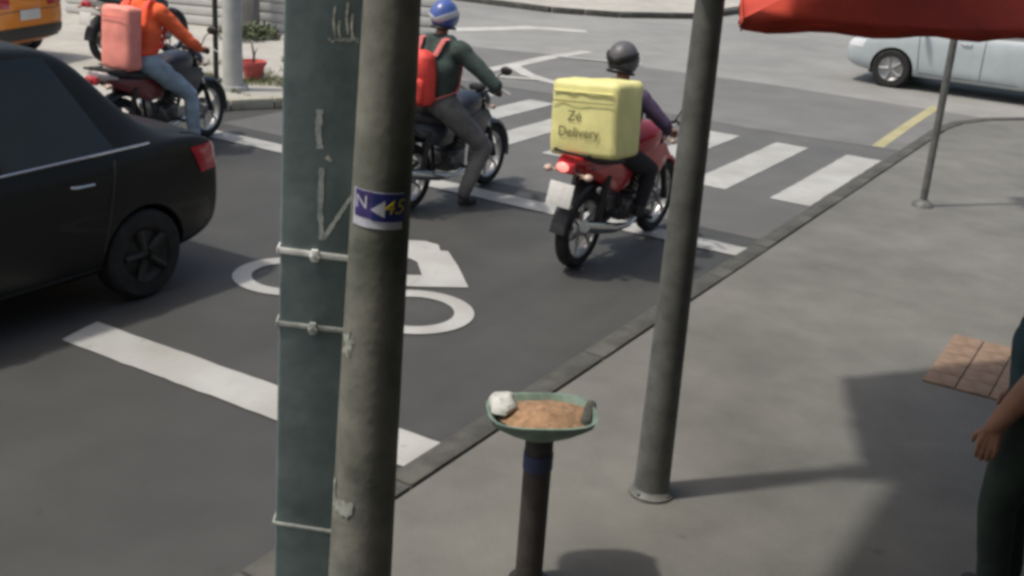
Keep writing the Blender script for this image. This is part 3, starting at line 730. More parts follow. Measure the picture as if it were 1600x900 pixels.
    for s in (-1, 1):
        b = MB(); b.loft([[Vector((x, s*(y+d), z)) for (y, z) in ((.13, zt), (.165, (zt+zb)/2), (.13, zb)) for d in (0,)] + [Vector((x, s*.06, zb)), Vector((x, s*.06, zt))] for x, zt, zb in ((.68, .80, .62), (.84, .84, .56), (1.04, .82, .60), (1.10, .78, .68))]); b.build('tank_shroud', body, t)
        b = MB(); b.loft([[Vector((x, s*y0, zt)), Vector((x, s*(y0+.03), (zt+zb)/2)), Vector((x, s*y0, zb)), Vector((x, s*.03, zb)), Vector((x, s*.03, zt))] for x, zt, zb, y0 in ((.52, .76, .56, .10), (.30, .77, .55, .125), (.05, .80, .66, .11), (-.22, .86, .78, .07))]); b.build('side_panel', tail or body, t)
    b = MB(); b.loft([sup(.58, .80, .09, .03), sup(.50, .80, .13, .045), sup(.30, .80, .145, .05), sup(.12, .83, .15, .05), sup(-.12, .87, .13, .045), sup(-.22, .88, .09, .03)]); b.build('seat', M['seat_vinyl'], t)
    b = MB(); b.loft([sup(-.10, .83, .11, .05), sup(-.22, .85, .10, .05), sup(-.33, .87, .07, .035)]); tl = b.build('tail_cowl', cowl or tail or body, t)
    b = MB(); b.box((-.335, 0, .82), (.06, .15, .085), .025); tlo = b.build('tail_light', M['red_plastic'], t)
    b = MB(); b.ellipsoid((-.365, .012, .825), (.014, .052, .034), 14); b.build('tail_lens', M['tail_lit'] if lit else M['tail_lens'], tlo)
    b = MB()
    b.tube([(-.05, .14, .90), (-.30, .13, .92), (-.36, .0, .93), (-.30, -.13, .92), (-.05, -.14, .90)], .011, 8); b.tube([(-.2, -.13, .915), (-.2, .13, .915)], .009, 6); b.build('luggage_rack', M['dark_steel'], t)
    rings = []
    b = MB()
    for i in range(11):
        a = R(60+115*i/10); rr = RW+.05; c = Vector((rr*math.cos(a), 0, RW+rr*math.sin(a))); e = Vector((math.cos(a), 0, math.sin(a)))
        rings.append([c+Vector((0, -.075, 0))-e*.03, c+Vector((0, -.06, 0)), c+e*.012, c+Vector((0, .06, 0)), c+Vector((0, .075, 0))-e*.03, c-e*.006])
    b.loft(rings); b.build('rear_mudguard', M['black_plastic'], t)
    if plate:
        b = MB(); b.box((-.375, 0, .63), (.008, .20, .17), .003, Matrix.Rotation(R(14), 3, 'Y')); b.build('licence_plate', M['plate'], t)
    for s in (-1, 1):
        b = MB(); b.tube([(-.28, s*.05, .78), (-.29, s*.14, .775)], .009, 6); b.ellipsoid((-.295, s*.165, .775), (.04, .035, .026), 12); b.build('indicator', M['amber'], t)
    return t, rotm, hb

# ================================================================== PEOPLE
def capsule(mb, p0, r0, p1, r1, n=14, seg=5, flat=None):
    p0, p1 = Vector(p0), Vector(p1); d = p1-p0; L = d.length
    d = d.normalized() if L > 1e-6 else Vector((0, 0, 1))
    pts, rad = [], []
    for i in range(seg+1):
        a = math.pi/2*(1-i/seg); pts.append(p0-d*r0*math.sin(a)); rad.append(max(1e-3, r0*math.cos(a)))
    for i in range(1, 4): pts.append(p0.lerp(p1, i/4)); rad.append(r0+(r1-r0)*i/4)
    for i in range(seg+1):
        a = math.pi/2*i/seg; pts.append(p1+d*r1*math.sin(a)); rad.append(max(1e-3, r1*math.cos(a)))
    mb.tube(pts, rad, n)
def remesh(mb, vox, smooth=6):
    o = mb.build('tmp', M['skin'], smooth=0)
    r = o.modifiers.new('r', 'REMESH'); r.mode = 'VOXEL'; r.voxel_size = vox
    s = o.modifiers.new('s', 'SMOOTH'); s.iterations = smooth; s.factor = .5
    me = evaluated(o, 'tmp', None); bpy.data.objects.remove(o)
    vs = np.empty(len(me.vertices)*3); me.vertices.foreach_get('co', vs); vs = vs.reshape(-1, 3)
    fs = [tuple(p.vertices) for p in me.polygons]; bpy.data.meshes.remove(me)
    return vs, fs
def grip_hand(mb, c, axis, back, side):
    """fingers closed round a bar: c = bar centre, axis = bar direction pointing outward, back = direction to the wrist"""
    c, axis, back = Vector(c), Vector(axis).normalized(), Vector(back).normalized()
    up = Vector((0, 0, 1)); up = (up-axis*up.dot(axis)).normalized(); fw = axis.cross(up); fw = fw if fw.x > 0 else -fw
    def q(a, r, off): a = R(a); return c+axis*off+(fw*math.cos(a)+up*math.sin(a))*r
    for k, off in enumerate((-.033, -.011, .011, .033)):
        r = .0098-.0006*k; rad = .029
        ch = [q(140, .040, off), q(85, .036, off), q(35, rad+.004, off), q(-25, rad, off), q(-80, rad-.002, off)]
        for a, d in zip(ch[:-1], ch[1:]): capsule(mb, a, r, d, r*.93, 8, 3)
    ch = [q(175, .040, -.036), q(215, .034, -.05), q(265, .029, -.048)]
    for a, d in zip(ch[:-1], ch[1:]): capsule(mb, a, .0115, d, .010, 8, 3)
    for off in (-.026, 0, .026): capsule(mb, q(140, .040, off), .017, c+back*.10+up*.02+axis*off*.6, .02, 10, 3)
def relaxed_hand(mb, wr, down, fw, inw):
    wr, down, fw, inw = map(Vector, (wr, down, fw, inw))
    for k, off in enumerate((.033, .012, -.010, -.03)):
        L = (.072, .080, .075, .058)[k]; base = wr+down*.095+fw*off
        capsule(mb, wr+down*.01+fw*off*.6, .016, base, .013, 10, 3)
        m1 = base+down*L*.5+inw*.006; m2 = base+down*L*.9+inw*.028
        capsule(mb, base, .0098, m1, .009, 8, 3); capsule(mb, m1, .009, m2, .008, 8, 3)
    t0 = wr+down*.03+fw*.028; t1 = wr+down*.065+fw*.058+inw*.01; t2 = wr+down*.10+fw*.06+inw*.024
    capsule(mb, t0, .014, t1, .0115, 8, 3); capsule(mb, t1, .0115, t2, .0095, 8, 3)

def make_person(label, loc, az, caps, regions, hands, head, helmet=None, hair=False, fold=.008, face=True):
    """caps: (region, p0, r0, p1, r1); head: (centre, yaw, pitch)"""
    t = thing('person', label, 'person', loc, az)
    mb = MB()
    for rg, p0, r0, p1, r1 in caps: capsule(mb, p0, r0, p1, r1)
    hc, yaw, pit = Vector(head[0]), head[1], head[2]
    hr = Matrix.Rotation(R(yaw), 3, 'Z') @ Matrix.Rotation(R(pit), 3, 'Y')
    hm = MB()
    hm.ellipsoid(hc+hr @ Vector((-.008, 0, .02)), (.098, .076, .105), 20, rot=hr)
    hm.ellipsoid(hc+hr @ Vector((.03, 0, -.055)), (.062, .056, .065), 16, rot=hr)
    hm.ellipsoid(hc+hr @ Vector((.098, 0, -.02)), (.018, .013, .026), 10, rot=hr)
    for s in (-1, 1): hm.ellipsoid(hc+hr @ Vector((-.005, s*.078, -.012)), (.022, .010, .032), 10, rot=hr)
    for f in hm.f: mb.f.append(tuple(i+len(mb.v) for i in f)); mb.mi.append(0)
    mb.v += hm.v
    vs, fs = remesh(mb, .0125)
    # region by nearest capsule
    names = list(regions.keys()); cen = np.array([vs[list(f)].mean(0) for f in fs])
    best = np.full(len(cen), 9.0); bi = np.zeros(len(cen), int)
    prims = [(rg, p0, r0, p1, r1) for rg, p0, r0, p1, r1 in caps] + [('skin', tuple(hc), .085, tuple(hc+hr @ Vector((0, 0, .03))), .085)]
    def nearest(pts):
        bd = np.full(len(pts), 9.0); bi_ = np.zeros(len(pts), int)
        for rg, p0, r0, p1, r1 in prims:
            a = np.array(p0, float); d = np.array(p1, float)-a; L2 = max(1e-9, d@d)
            tt = np.clip(((pts-a)@d)/L2, 0, 1); dist = np.linalg.norm(pts-a-tt[:, None]*d, axis=1)-(r0+(r1-r0)*tt)
            k = dist < bd; bd[k] = dist[k]; bi_[k] = names.index(rg)
        return bi_
    fi = nearest(cen); vi = nearest(vs)
    # cloth folds: vertical-ish creases, only on cloth
    for i in range(len(vs)):
        if names[vi[i]] not in ('skin', 'shoe'):
            p = Vector(vs[i]); 
            k = noise.noise(Vector((p.x*14, p.y*14, p.z*6)))*.7 + noise.noise(Vector((p.x*7+5, p.y*7, p.z*22)))*.6
            dirv = Vector((p.x-.3, p.y, 0)); 
            vs[i] += np.array((k*fold*.6, k*fold*.9*(1 if p.y > 0 else -1), k*fold*.3))
    me = bpy.data.meshes.new('body'); me.from_pydata([tuple(v) for v in vs], [], fs)
    hb_ = MB()
    for h in hands: h(hb_)
    for n_ in names: me.materials.append(regions[n_])
    if hb_.v:
        hv, hf = remesh(hb_, .0045, 3)
        bm = bmesh.new(); bm.from_mesh(me)
        for f, i in zip(bm.faces, fi): f.material_index = int(i)
        vv = [bm.verts.new(tuple(p)) for p in hv]; si = names.index('skin')
        for f in hf:
            try: bm.faces.new([vv[i] for i in f]).material_index = si
            except ValueError: pass
        bm.to_mesh(me); bm.free()
    else:
        me.polygons.foreach_set('material_index', fi.astype(np.int32))
    me.shade_smooth(); me.update()
    o = bpy.data.objects.new('body', me); col.objects.link(o); o.parent = t
    if face:
        for s in (-1, 1):
            b = MB(); b.ellipsoid(hc+hr @ Vector((.078, s*.032, .008)), (.012, .014, .010), 12); b.build('eye', M['plate'], t)
            b = MB(); b.ellipsoid(hc+hr @ Vector((.088, s*.032, .008)), (.004, .006, .006), 8); b.build('pupil', M['hair'], t)
        b = MB(); b.ellipsoid(hc+hr @ Vector((.086, 0, -.068)), (.010, .026, .008), 10); b.build('mouth', M['pink_strap'], t)
    if hair:
        b = MB(); vs_ = []
        b.ellipsoid((-.018, 0, .032), (.105, .086, .108), 22)
        b2 = MB(); keep = [f for f in b.f if not (sum(b.v[i][0] for i in f)/len(f) > .035 and sum(b.v[i][2] for i in f)/len(f) < .085)]
        b2.add([hc+hr @ (Vector(v)*(1+.03*noise.noise(Vector(v)*40))) for v in b.v], keep); b2.build('hair', M['hair'], t)
    if helmet:
        main, trim = helmet
        b = MB(); b.ellipsoid(hc+hr @ Vector((-.005, 0, .025)), (.148, .122, .142), 26, rot=hr)
        b.f = [f for f in b.f if not ((hr.transposed() @ (sum((Vector(b.v[i]) for i in f), Vector())/len(f)-hc)).z < -.085 or ((hr.transposed() @ (sum((Vector(b.v[i]) for i in f), Vector())/len(f)-hc)).x > .085 and -.06 < (hr.transposed() @ (sum((Vector(b.v[i]) for i in f), Vector())/len(f)-hc)).z < .055))]
        b.mi = [0]*len(b.f)
        ho = b.build('helmet', main, t); md = ho.modifiers.new('t', 'SOLIDIFY'); md.thickness = .018; md.offset = -1
        b = MB()
        vs_ = []
        for i in range(13):
            a = R(-62+124*i/12)
            for z in (-.062, -.02, .02, .06):
                k = math.sqrt(max(.1, 1-((z-.025)/.146)**2)); vs_.append(hc+hr @ Vector((-.005+.153*k*math.cos(a), .127*k*math.sin(a), z)))
        b.add(vs_, [(i*4+j, (i+1)*4+j, (i+1)*4+j+1, i*4+j+1) for i in range(12) for j in range(3)]); b.build('visor', M['glass'], ho)
        b = MB(); pp = []
        for i in range(25):
            a = 2*math.pi*i/24; pp.append(hc+hr @ Vector((-.005+.122*math.cos(a), .102*math.sin(a), -.083)))
        b.tube(pp, .012, 8, cap=False); b.build('helmet_rim', M['black_plastic'], ho)
        # trim sweep over the back and sides
        b = MB()
        for s in (-1, 1):
            pp = []
            for i in range(11):
                a = R(70+110*i/10); z = .075-.10*i/10; k = math.sqrt(1-((z-.025)/.145)**2)
                pp.append(hc+hr @ Vector((-.005+.150*k*math.cos(a), s*.124*k*math.sin(a), z)))
            b.tube(pp, [.008]+[.03]*9+[.02], 8, flat=.25, nrm=(0, 0, 1))
        b.build('helmet_stripe', trim, ho)
    return t

def rider_caps(hip, chest, neck, sh_w, pose, cloth='top', lower='legs', foot='shoe', bulk=1.0):
    """pose: dict with elbow/wrist and knee/ankle/toe for L and R (y>0 is left)"""
    hip, chest, neck = Vector(hip), Vector(chest), Vector(neck)
    c = []
    mid = hip.lerp(chest, .5)
    for s in (-1, 1):
        o = Vector((0, s*.075, 0))
        c.append((lower, hip+o*1.1, .125*bulk, hip+o*.8+Vector((0, 0, .05)), .12*bulk))
        c.append((cloth, hip+o*.9+Vector((0, 0, .08)), .115*bulk, mid+o*.9, .115*bulk))
        c.append((cloth, mid+o*.9, .115*bulk, chest+o*1.05, .13*bulk))
        c.append((cloth, chest+o*1.05, .125*bulk, neck+Vector((-.01, s*sh_w*.45, -.05)), .085*bulk))
    c.append((cloth, neck+Vector((0, 0, -.05)), .08, neck, .066))
    c.append(('skin', neck, .056, neck+Vector((.03, 0, .09)), .054))
    for k, s in (('L', 1), ('R', -1)):
        sh = neck+Vector((-.01, s*sh_w, -.07)); el, wr = Vector(pose['el'+k]), Vector(pose['wr'+k])
        c += [(cloth if 'arm' not in pose else pose['arm'], sh, .078*bulk, sh.lerp(el, .5), .064*bulk), (cloth if 'arm' not in pose else pose['arm'], sh.lerp(el, .5), .064*bulk, el, .054*bulk)]
        fa = pose.get('fore', cloth)
        c += [(fa, el, .052*bulk, el.lerp(wr, .35), .05*bulk), (fa, el.lerp(wr, .35), .05*bulk, wr, .036*bulk)]
        kn, an, to = Vector(pose['kn'+k]), Vector(pose['an'+k]), Vector(pose['to'+k])
        hp = hip+Vector((0, s*.10, -.01))
        c += [(lower, hp, .11*bulk, hp.lerp(kn, .5), .095*bulk), (lower, hp.lerp(kn, .5), .095*bulk, kn, .072*bulk), (lower, kn, .07*bulk, kn.lerp(an, .35), .068*bulk), (lower, kn.lerp(an, .35), .068*bulk, an+(kn-an).normalized()*.05, .056*bulk)]
        c += [(foot, an, .045, an.lerp(to, .4)+Vector((0, 0, -.03)), .042), (foot, an+Vector((-.02, 0, -.05)), .036, to, .034)]
    return c

def bar_point(rotm, hb, s): return rotm @ (hb+Vector((-.125, s*.322, .067)))
def bar_axis(rotm, s): return (rotm.to_3x3() @ Vector((-.075, s*.115, -.015))).normalized()

# ---------- yellow bag rider
yl = G(897, 416)
ym, yr_, yh = make_moto('motorcycle', 'motorcycle with a glowing red tail light under the yellow delivery bag', yl, 31, M['red_plastic'], 0, True, lean=3); ym.scale = (1.06, 1.06, 1.08)
gl, gr = bar_point(yr_, yh, 1), bar_point(yr_, yh, -1)
pose = dict(elL=(.62, .36, 1.13), wrL=gl+Vector((-.09, 0, .03)), elR=(.62, -.38, 1.13), wrR=gr+Vector((-.09, 0, .03)), knL=(.74, .24, .72), anL=(.60, .24, .42), toL=(.74, .25, .355), knR=(.74, -.24, .72), anR=(.60, -.24, .42), toR=(.74, -.25, .355), arm='sleeve', fore='sleeve')
make_person('person in a grey helmet riding with a yellow box on the back', yl, 31,
    rider_caps((.34, 0, .93), (.44, 0, 1.20), (.53, 0, 1.40), .19, pose), dict(top=M['black_cloth'], legs=M['black_cloth'], sleeve=M['purple_cloth'], shoe=M['shoe'], skin=M['skin']),
    [lambda m: grip_hand(m, gl, bar_axis(yr_, 1), (-1, 0, .2), 1), lambda m: grip_hand(m, gr, bar_axis(yr_, -1), (-1, 0, .2), -1)],
    ((.58, .03, 1.58), 0, 12), (M['helmet_grey'], M['black_plastic']))
def soft_box(c, d, rr, puff=.01, rot=None, mats=None):
    """rounded, slightly puffed fabric box"""
    bm = bmesh.new(); bmesh.ops.create_cube(bm, size=1); bmesh.ops.scale(bm, vec=d, verts=bm.verts)
    bmesh.ops.bevel(bm, geom=list(bm.edges), offset=rr, segments=3, profile=.55, affect='EDGES')
    bmesh.ops.subdivide_edges(bm, edges=[e for e in bm.edges if e.calc_length() > .12], cuts=5, use_grid_fill=True)
    for v in bm.verts:
        f = [abs(v.co[i])/(d[i]/2) for i in range(3)]
        k = puff*noise.noise(Vector(v.co)*9+Vector((3, 1, 2)))*1.3
        for i in range(3):
            if f[i] > .93: v.co[i] += math.copysign(puff*(1-max(f[(i+1) % 3], f[(i+2) % 3])**2)+k, v.co[i])
    bmesh.ops.transform(bm, matrix=Matrix.Translation(Vector(c)) @ (rot.to_4x4() if rot else Matrix()), verts=bm.verts); bm.verts.index_update()
    q = MB(); q.add([v.co.copy() for v in bm.verts], [[v.index for v in f.verts] for f in bm.faces]); bm.free(); return q
bagt = thing('delivery_bag', 'large square yellow delivery bag with dark lettering', 'bag', yl, 31)
BR = Matrix.Rotation(R(4), 3, 'Y') @ Matrix.Rotation(R(-4), 3, 'X')
bc = Vector((-.04, -.10, 1.23))
soft_box(bc, (.44, .56, .56), .045, .012, BR).build('body', M['yellow_bag'], bagt)
for (y0, z0, y1, z1) in ((-.25, .20, .25, .20),):
    b = MB(); b.tube([bc+BR @ Vector((-.236, y0, z0)), bc+BR @ Vector((-.238, (y0+y1)/2, (z0+z1)/2)), bc+BR @ Vector((-.236, y1, z1))], .007, 6); b.build('piping', M['yellow_bag'], bagt)
b = MB(); b.tube([bc+BR @ Vector((-.243, -.26, .13)), bc+BR @ Vector((-.247, 0, .128)), bc+BR @ Vector((-.243, .26, .13))], .004, 5); b.build('zip', M['ink'], bagt)
for txt, sz, zz, yy in (('Zé', .11, .02, .06), ('Delivery', .105, -.10, .02)):
    tv, tf = text_mesh(txt, sz); b = MB()
    b.add([bc+BR @ Vector((-.2405, -v.x*.98+yy, v.y+zz)) for v in tv], tf); b.build('lettering', M['ink'], bagt, smooth=0)
for s in (-1, 1):
    b = MB(); b.tube([(.17, s*.13-.05, 1.33), (.36, s*.14, 1.405), (.50, s*.14, 1.425), (.60, s*.15, 1.34), (.60, s*.17, 1.18), (.46, s*.20, 1.04), (.17, s*.15-.05, 1.02)], .02, 8, flat=.35, nrm=(0, 1, 0)); b.build('shoulder_strap', M['black_cloth'], bagt)

# ---------- middle rider (red backpack), standing astride
foot = G(716, 322)
ml = foot - U*.42 - V*.27; ml.z = 0
mm_, mr_, mh = make_moto('motorcycle', 'dark motorcycle half hidden behind the round concrete pole', ml, 30, M['navy_plastic'], 0, False, plate=True)
gl2, gr2 = bar_point(mr_, mh, 1), bar_point(mr_, mh, -1)
pose = dict(elL=(.50, .42, 1.22), wrL=gl2+Vector((-.09, 0, .04)), elR=(.42, -.60, 1.17), wrR=gr2+Vector((-.09, -.01, .04)), knL=(.74, .24, .70), anL=(.60, .24, .42), toL=(.74, .25, .355), knR=(.60, -.40, .56), anR=(.42, -.31, .10), toR=(.56, -.35, .038))
make_person('person with a red backpack and blue helmet, one foot on the road', ml, 30,
    rider_caps((.28, -.05, .96), (.25, -.06, 1.27), (.31, -.06, 1.52), .225, pose, bulk=1.18), dict(top=M['green_cloth'], legs=M['grey_cloth'], shoe=M['shoe'], skin=M['skin']),
    [lambda m: grip_hand(m, gl2, bar_axis(mr_, 1), (-1, 0, .2), 1), lambda m: grip_hand(m, gr2, bar_axis(mr_, -1), (-1, 0, .2), -1)],
    ((.36, -.06, 1.70), 6, 6), (M['helmet_blue'], M['helmet_white']), fold=.012)
bp = thing('backpack', 'bright red backpack worn by the rider in the dark green shirt', 'backpack', ml, 30)
q = soft_box((.05, -.02, 1.20), (.17, .29, .46), .06, .018, Matrix.Rotation(R(-3), 3, 'Y')); bpo = q.build('body', M['red_bag'], bp)
q = soft_box((-.05, -.02, 1.10), (.06, .23, .22), .03, .012); q.build('pocket', M['red_bag'], bp)
b = MB(); b.tube([(.02, .12, 1.36), (-.03, .10, 1.39), (-.04, -.02, 1.40), (-.03, -.14, 1.39), (.02, -.16, 1.36)], .005, 6); b.build('zip', M['pink_strap'], bp)
for s in (-1, 1):
    b = MB(); b.tube([(.12, -.04+s*.10, 1.40), (.19, -.06+s*.12, 1.535), (.30, -.06+s*.13, 1.545), (.42, -.06+s*.14, 1.45), (.44, -.06+s*.15, 1.25), (.30, -.06+s*.21, 1.08), (.10, -.03+s*.14, 1.02)], .026, 8, flat=.3, nrm=(0, 1, 0)); b.build('shoulder_strap', M['pink_strap'], bp)

# ---------- orange rider
AZ_O = 24
of = G(322, 214); ol = of - Vector((math.sin(R(AZ_O)), math.cos(R(AZ_O)), 0))*1.30
om_, or_, oh = make_moto('motorcycle', 'dark motorcycle with a maroon tail carrying the rider in orange', ol, AZ_O, M['navy_plastic'], 4, False, tail=M['dkred_plastic'], cowl=M['white_plastic'])
gl3, gr3 = bar_point(or_, oh, 1), bar_point(or_, oh, -1)
pose = dict(elL=(.72, .36, 1.16), wrL=gl3+Vector((-.09, 0, .03)), elR=(.62, -.40, 1.14), wrR=gr3+Vector((-.09, 0, .03)), knL=(.76, .24, .72), anL=(.60, .24, .42), toL=(.74, .25, .355), knR=(.70, -.30, .60), anR=(.74, -.32, .12), toR=(.90, -.34, .038))
make_person('person in an orange jacket and pale jeans on a motorcycle', ol, AZ_O,
    rider_caps((.32, 0, .94), (.36, 0, 1.24), (.42, 0, 1.50), .20, pose, bulk=1.12), dict(top=M['orange_cloth'], legs=M['jeans'], shoe=M['shoe'], skin=M['skin']),
    [lambda m: grip_hand(m, gl3, bar_axis(or_, 1), (-1, 0, .2), 1), lambda m: grip_hand(m, gr3, bar_axis(or_, -1), (-1, 0, .2), -1)],
    ((.49, 0, 1.69), 0, 6), (M['helmet_grey'], M['black_plastic']), fold=.014)
ob = thing('delivery_bag', 'salmon pink delivery bag on the back of the rider in orange', 'bag', ol, AZ_O)
q = soft_box((.08, 0, 1.19), (.20, .36, .60), .045, .014, Matrix.Rotation(R(4), 3, 'Y')); q.build('body', M['salmon_cloth'], ob)
b = MB(); b.tube([(-.035, -.16, 1.40), (-.04, 0, 1.40), (-.035, .16, 1.40)], .006, 6); b.build('piping', M['pink_strap'], ob)
for s in (-1, 1):
    b = MB(); b.tube([(.19, s*.12, 1.40), (.34, s*.13, 1.545), (.47, s*.14, 1.50), (.53, s*.16, 1.30), (.42, s*.21, 1.10), (.20, s*.15, 1.02)], .022, 8, flat=.35, nrm=(0, 1, 0)); b.build('shoulder_strap', M['red_bag'], ob)

# ---------- parked motorcycle behind
pw = G(168, 98, WALK)
make_moto('motorcycle', 'parked motorcycle with a white tail on the far pavement behind the orange rider', pw, 24, M['navy_plastic'], 0, False, tail=M['white_plastic'])[0]

# ---------- pedestrian at the right edge
pl = G(1548, 950, WALK)
pose = dict(elL=(.0, .25, 1.16), wrL=(.12, .25, .92), elR=(.0, -.25, 1.16), wrR=(.10, -.25, .92), knL=(.06, .10, .52), anL=(.0, .10, .10), toL=(.15, .11, .038), knR=(.04, -.10, .52), anR=(-.03, -.10, .10), toR=(.12, -.11, .038), fore='skin')
make_person('person in dark teal standing at the right edge of the pavement', pl, 300,
    rider_caps((.0, 0, .95), (.01, 0, 1.22), (.0, 0, 1.47), .19, pose, bulk=1.06), dict(top=M['teal_cloth'], legs=M['dkgreen_cloth'], shoe=M['shoe'], skin=M['skin']),
    [lambda m: relaxed_hand(m, (.12, .25, .92), (.1, 0, -1), (1, 0, .1), (0, -1, 0)), lambda m: relaxed_hand(m, (.10, -.25, .92), (.1, 0, -1), (1, 0, .1), (0, 1, 0))],
    ((.04, 0, 1.66), 0, 4), None, True)

# ================================================================== RED PARASOL, SHOP FRONT
ZC = 2.40
A = G(1162, 30, ZC); Bq = G(1600, 42, ZC); e1 = (Bq-A); e1.z = 0; e1.normalize(); e2 = Vector((-e1.y, e1.x, 0))
cw, cdp = 2.3, 1.05
par = thing('parasol', 'red canvas parasol canopy hanging into the top right corner', 'parasol', A)
par.rotation_euler = (0, 0, math.atan2(e1.y, e1.x))
cs4 = [Vector((0, 0, .0)), Vector((cw, 0, 0)), Vector((cw+.40, cdp, 0)), Vector((.62, cdp, 0))]; apex = Vector((cw/2+.2, cdp/2, .42))
for i in range(4):
    a, c = cs4[i], cs4[(i+1) % 4]; n = 10; b = MB(); vs = []
    for j in range(n+1):
        for k in range(n+1):
            base = a.lerp(c, k/n); p = base.lerp(apex, j/n); sag = -.05*math.sin(math.pi*k/n)*(1-j/n)*math.sin(math.pi*min(1, .25+j/n))
            vs.append(p+Vector((0, 0, sag-.02*math.sin(math.pi*k/n)*(1-j/n))))
    b.add(vs, [(j*(n+1)+k, j*(n+1)+k+1, (j+1)*(n+1)+k+1, (j+1)*(n+1)+k) for j in range(n) for k in range(n)])
    pn = b.build('canopy_panel', M['red_canvas'], par); md = pn.modifiers.new('t', 'SOLIDIFY'); md.thickness = .004
    b = MB(); vs = []
    for k in range(n*2+1):
        p = a.lerp(c, k/(2*n))+Vector((0, 0, -.02*math.sin(math.pi*k/(2*n)))); wv = .012*math.sin(k*1.9)
        out = Vector((c.y-a.y, -(c.x-a.x), 0)).normalized()
        vs += [p+out*.003, p+out*(.006+wv)+Vector((0, 0, -.045-.01*math.sin(k*1.3)))]
    b.add(vs, [(2*k, 2*k+1, 2*k+3, 2*k+2) for k in range(2*n)]); vl = b.build('valance', M['red_canvas'], par); md = vl.modifiers.new('t', 'SOLIDIFY'); md.thickness = .003
    b = MB(); b.tube([a+Vector((0, 0, -.025)), apex+Vector((0, 0, -.03))], .010, 8); b.build('rib', M['dark_steel'], par)
mast = Vector((cw+1.5, cdp/2-.3, 0))
b = MB(); b.tube([(mast.x, mast.y, WALK-ZC), (mast.x, mast.y, .72)], .032, 14); b.build('mast', M['dark_steel'], par)
b = MB(); b.tube([(mast.x, mast.y, .68), (apex.x, apex.y, .60), (apex.x, apex.y, .46)], .024, 12); b.build('arm', M['dark_steel'], par)
b = MB(); b.box((mast.x, mast.y, WALK-ZC+.035), (.6, .6, .07), .015); b.build('base', M['dark_steel'], par)

# shop front on the camera's side: its roof slab shades the right of the pavement
sf = thing('shop_front', 'rendered shop front with a flat canopy slab over the pavement', 'building', P(1.5, 1.9, WALK))
sf.rotation_euler = (0, 0, math.pi/2-ST)      # local x along the street, y toward the left (street side)
b = MB(); b.box((-2, -.2, 2.4), (18, .3, 4.8), .02); b.build('wall', M['facade'], sf, smooth=30)
b = MB(); b.box((-1.4, 1.92, 3.32), (11.8, 3.78, .18), .015); b.build('canopy_slab', M['facade'], sf, smooth=30)
for x in (-3.5, .5, 4.2):
    b = MB(); b.box((x, -.03, 1.35), (2.6, .05, 2.3), .01); so_ = b.build('shutter', M['grey_plaster'], sf)

# ================================================================== FAR LEFT CORNER
vp = G(338, 128, WALK)
t = thing('sign_post', 'thin dark post on the far corner beside the pale column', 'signpost', vp)
b = MB(); b.tube([(0, 0, 0), (0, 0, 2.6)], .035, 12); b.build('post', M['dark_steel'], t)
b = MB(); b.lathe([(.01, 0), (.09, 0), (.08, .04), (.01, .05)], n=14); b.build('footing', M['grey_steel'], t)
b = MB(); b.lathe([(.001, -.012), (.24, -.012), (.25, 0), (.24, .012), (.001, .012)], (0, -.045, 2.3), 'Y', 24); b.build('sign_plate', M['grey_steel'], t)
cp = G(364, 140, WALK)
t = thing('lamp_column', 'pale concrete column on the far corner by the grass verge', 'column', cp)
b = MB(); b.tube([(0, 0, 0), (0, 0, .5), (0, 0, 4.6)], [.135, .125, .10], 20); b.build('shaft', M['pole_pale'], t)
b = MB(); b.lathe([(.01, 0), (.2, 0), (.19, .06), (.01, .06)], n=20); b.build('base', M['pole_pale'], t)
rpp = G(396, 124, WALK)
t = thing('plant_pot', 'red pot with a bare dark stem on the far pavement', 'pot', rpp)
b = MB(); b.lathe([(.001, 0), (.11, 0), (.16, .20), (.175, .20), (.18, .25), (.155, .25), (.14, .20), (.001, .20)], n=22); b.build('pot', M['red_pot'], t)
b = MB(); b.tube([(0, 0, .18), (.01, 0, .32), (-.02, .01, .48)], [.02, .016, .01], 8); b.tube([(.01, 0, .32), (.05, .02, .42)], [.01, .006], 6); b.build('stem', M['bark'], t)
# grass verge
gm = MB(); rnd = random.Random(3)
for i in range(5200):
    u = rnd.uniform(10.7, 13.4); v = rnd.uniform(-12.2, -10.15)
    if noise.noise(Vector((u*1.5, v*1.5, 0))) < -.18 + .25*(v < -11.2): continue
    p = P(u, v, WALK); a = rnd.uniform(0, 6.28); h = rnd.uniform(.03, .11); wd = .008
    d = Vector((math.cos(a), math.sin(a), 0)); e = Vector((rnd.uniform(-.05, .05), rnd.uniform(-.05, .05), h))
    gm.add([p-d*wd, p+d*wd, p+e], [(0, 1, 2)])
g_ = gm.build('grass', M['grass'], smooth=0); g_['kind'] = 'stuff'; g_['label'] = 'patchy grass verge on the far corner'
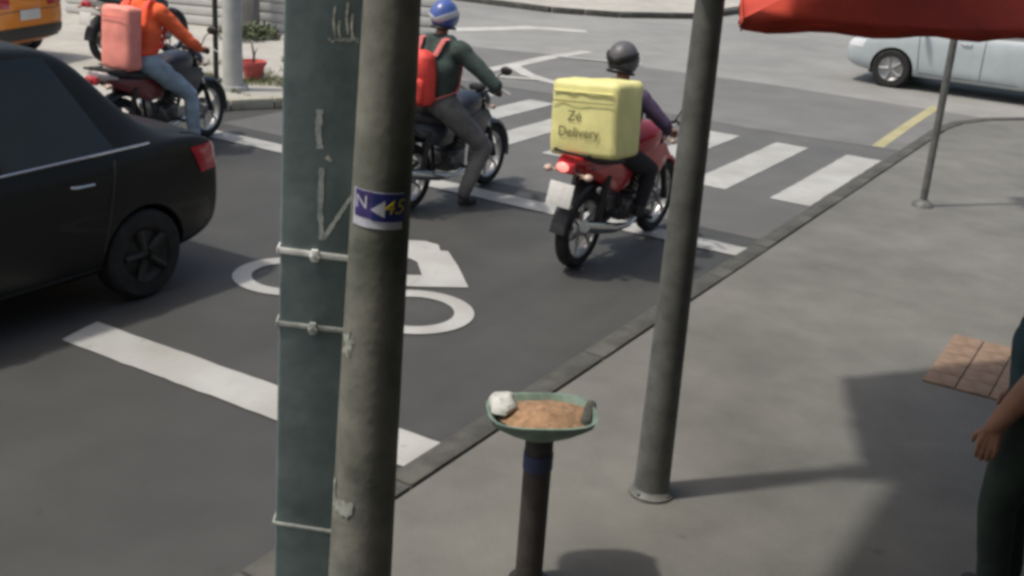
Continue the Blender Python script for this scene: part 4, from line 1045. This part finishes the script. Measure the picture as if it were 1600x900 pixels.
# low shrubs by the wall
def shrub(label, loc, r, h, seed):
    rn = random.Random(seed); t = thing('shrub', label, 'shrub', loc)
    b = MB(); lf = MB()
    for i in range(7):
        a = rn.uniform(0, 6.28); tip = Vector((math.cos(a)*r*.6, math.sin(a)*r*.6, h*rn.uniform(.6, .95))); b.tube([(0, 0, 0), tip*.5+Vector((0, 0, h*.1)), tip], [.015, .01, .004], 6)
    b.build('stem', M['bark'], t)
    for i in range(420):
        a = rn.uniform(0, 6.28); q = math.sqrt(rn.random())*r; z = h*(.12+.85*rn.random()*(1-.5*(q/r)**2))
        p = Vector((math.cos(a)*q, math.sin(a)*q, z)); d = Vector((rn.gauss(0, 1), rn.gauss(0, 1), rn.gauss(0, .6))).normalized(); e = d.orthogonal().normalized()
        L = rn.uniform(.05, .10); lf.add([p, p+d*L*.5+e*L*.28, p+d*L, p+d*L*.5-e*L*.28], [(0, 1, 2, 3)])
    lf.build('foliage', M['leaf'], t, smooth=0); return t
shrub('low dark shrub at the foot of the grey pillar', G(376, 62, WALK), .36, .30, 1)
shrub('small shrub right of the grey pillar by the white wall', G(408, 60, WALK), .30, .28, 2)
# white wall in courses and grey pillar
wb_ = G(405, 55, WALK); 
wt = thing('boundary_wall', 'low white wall of long horizontal boards behind the far corner', 'wall', G(418, 54, WALK)+Vector((-.4, .5, 0)), 100)
for i in range(5):
    b = MB(); b.box((0, 0, .09+.165*i), (7, .22-.01*(i % 2), .15), .012); b.build('board', M['white_plaster'], wt, smooth=30)
b = MB(); b.box((0, .02, .42), (7, .12, .84), .005); b.build('core', M['grey_plaster'], wt, smooth=30)
t = thing('gate_pillar', 'grey rendered pillar in front of the far white wall', 'pillar', G(393, 53, WALK)+Vector((-.05, .1, 0)), 100)
b = MB(); b.box((0, 0, 1.1), (.26, .26, 2.2), .01); b.build('shaft', M['grey_plaster'], t, smooth=30)
b = MB(); b.box((0, 0, 2.24), (.34, .34, .07), .01); b.build('cap', M['grey_plaster'], t, smooth=30)
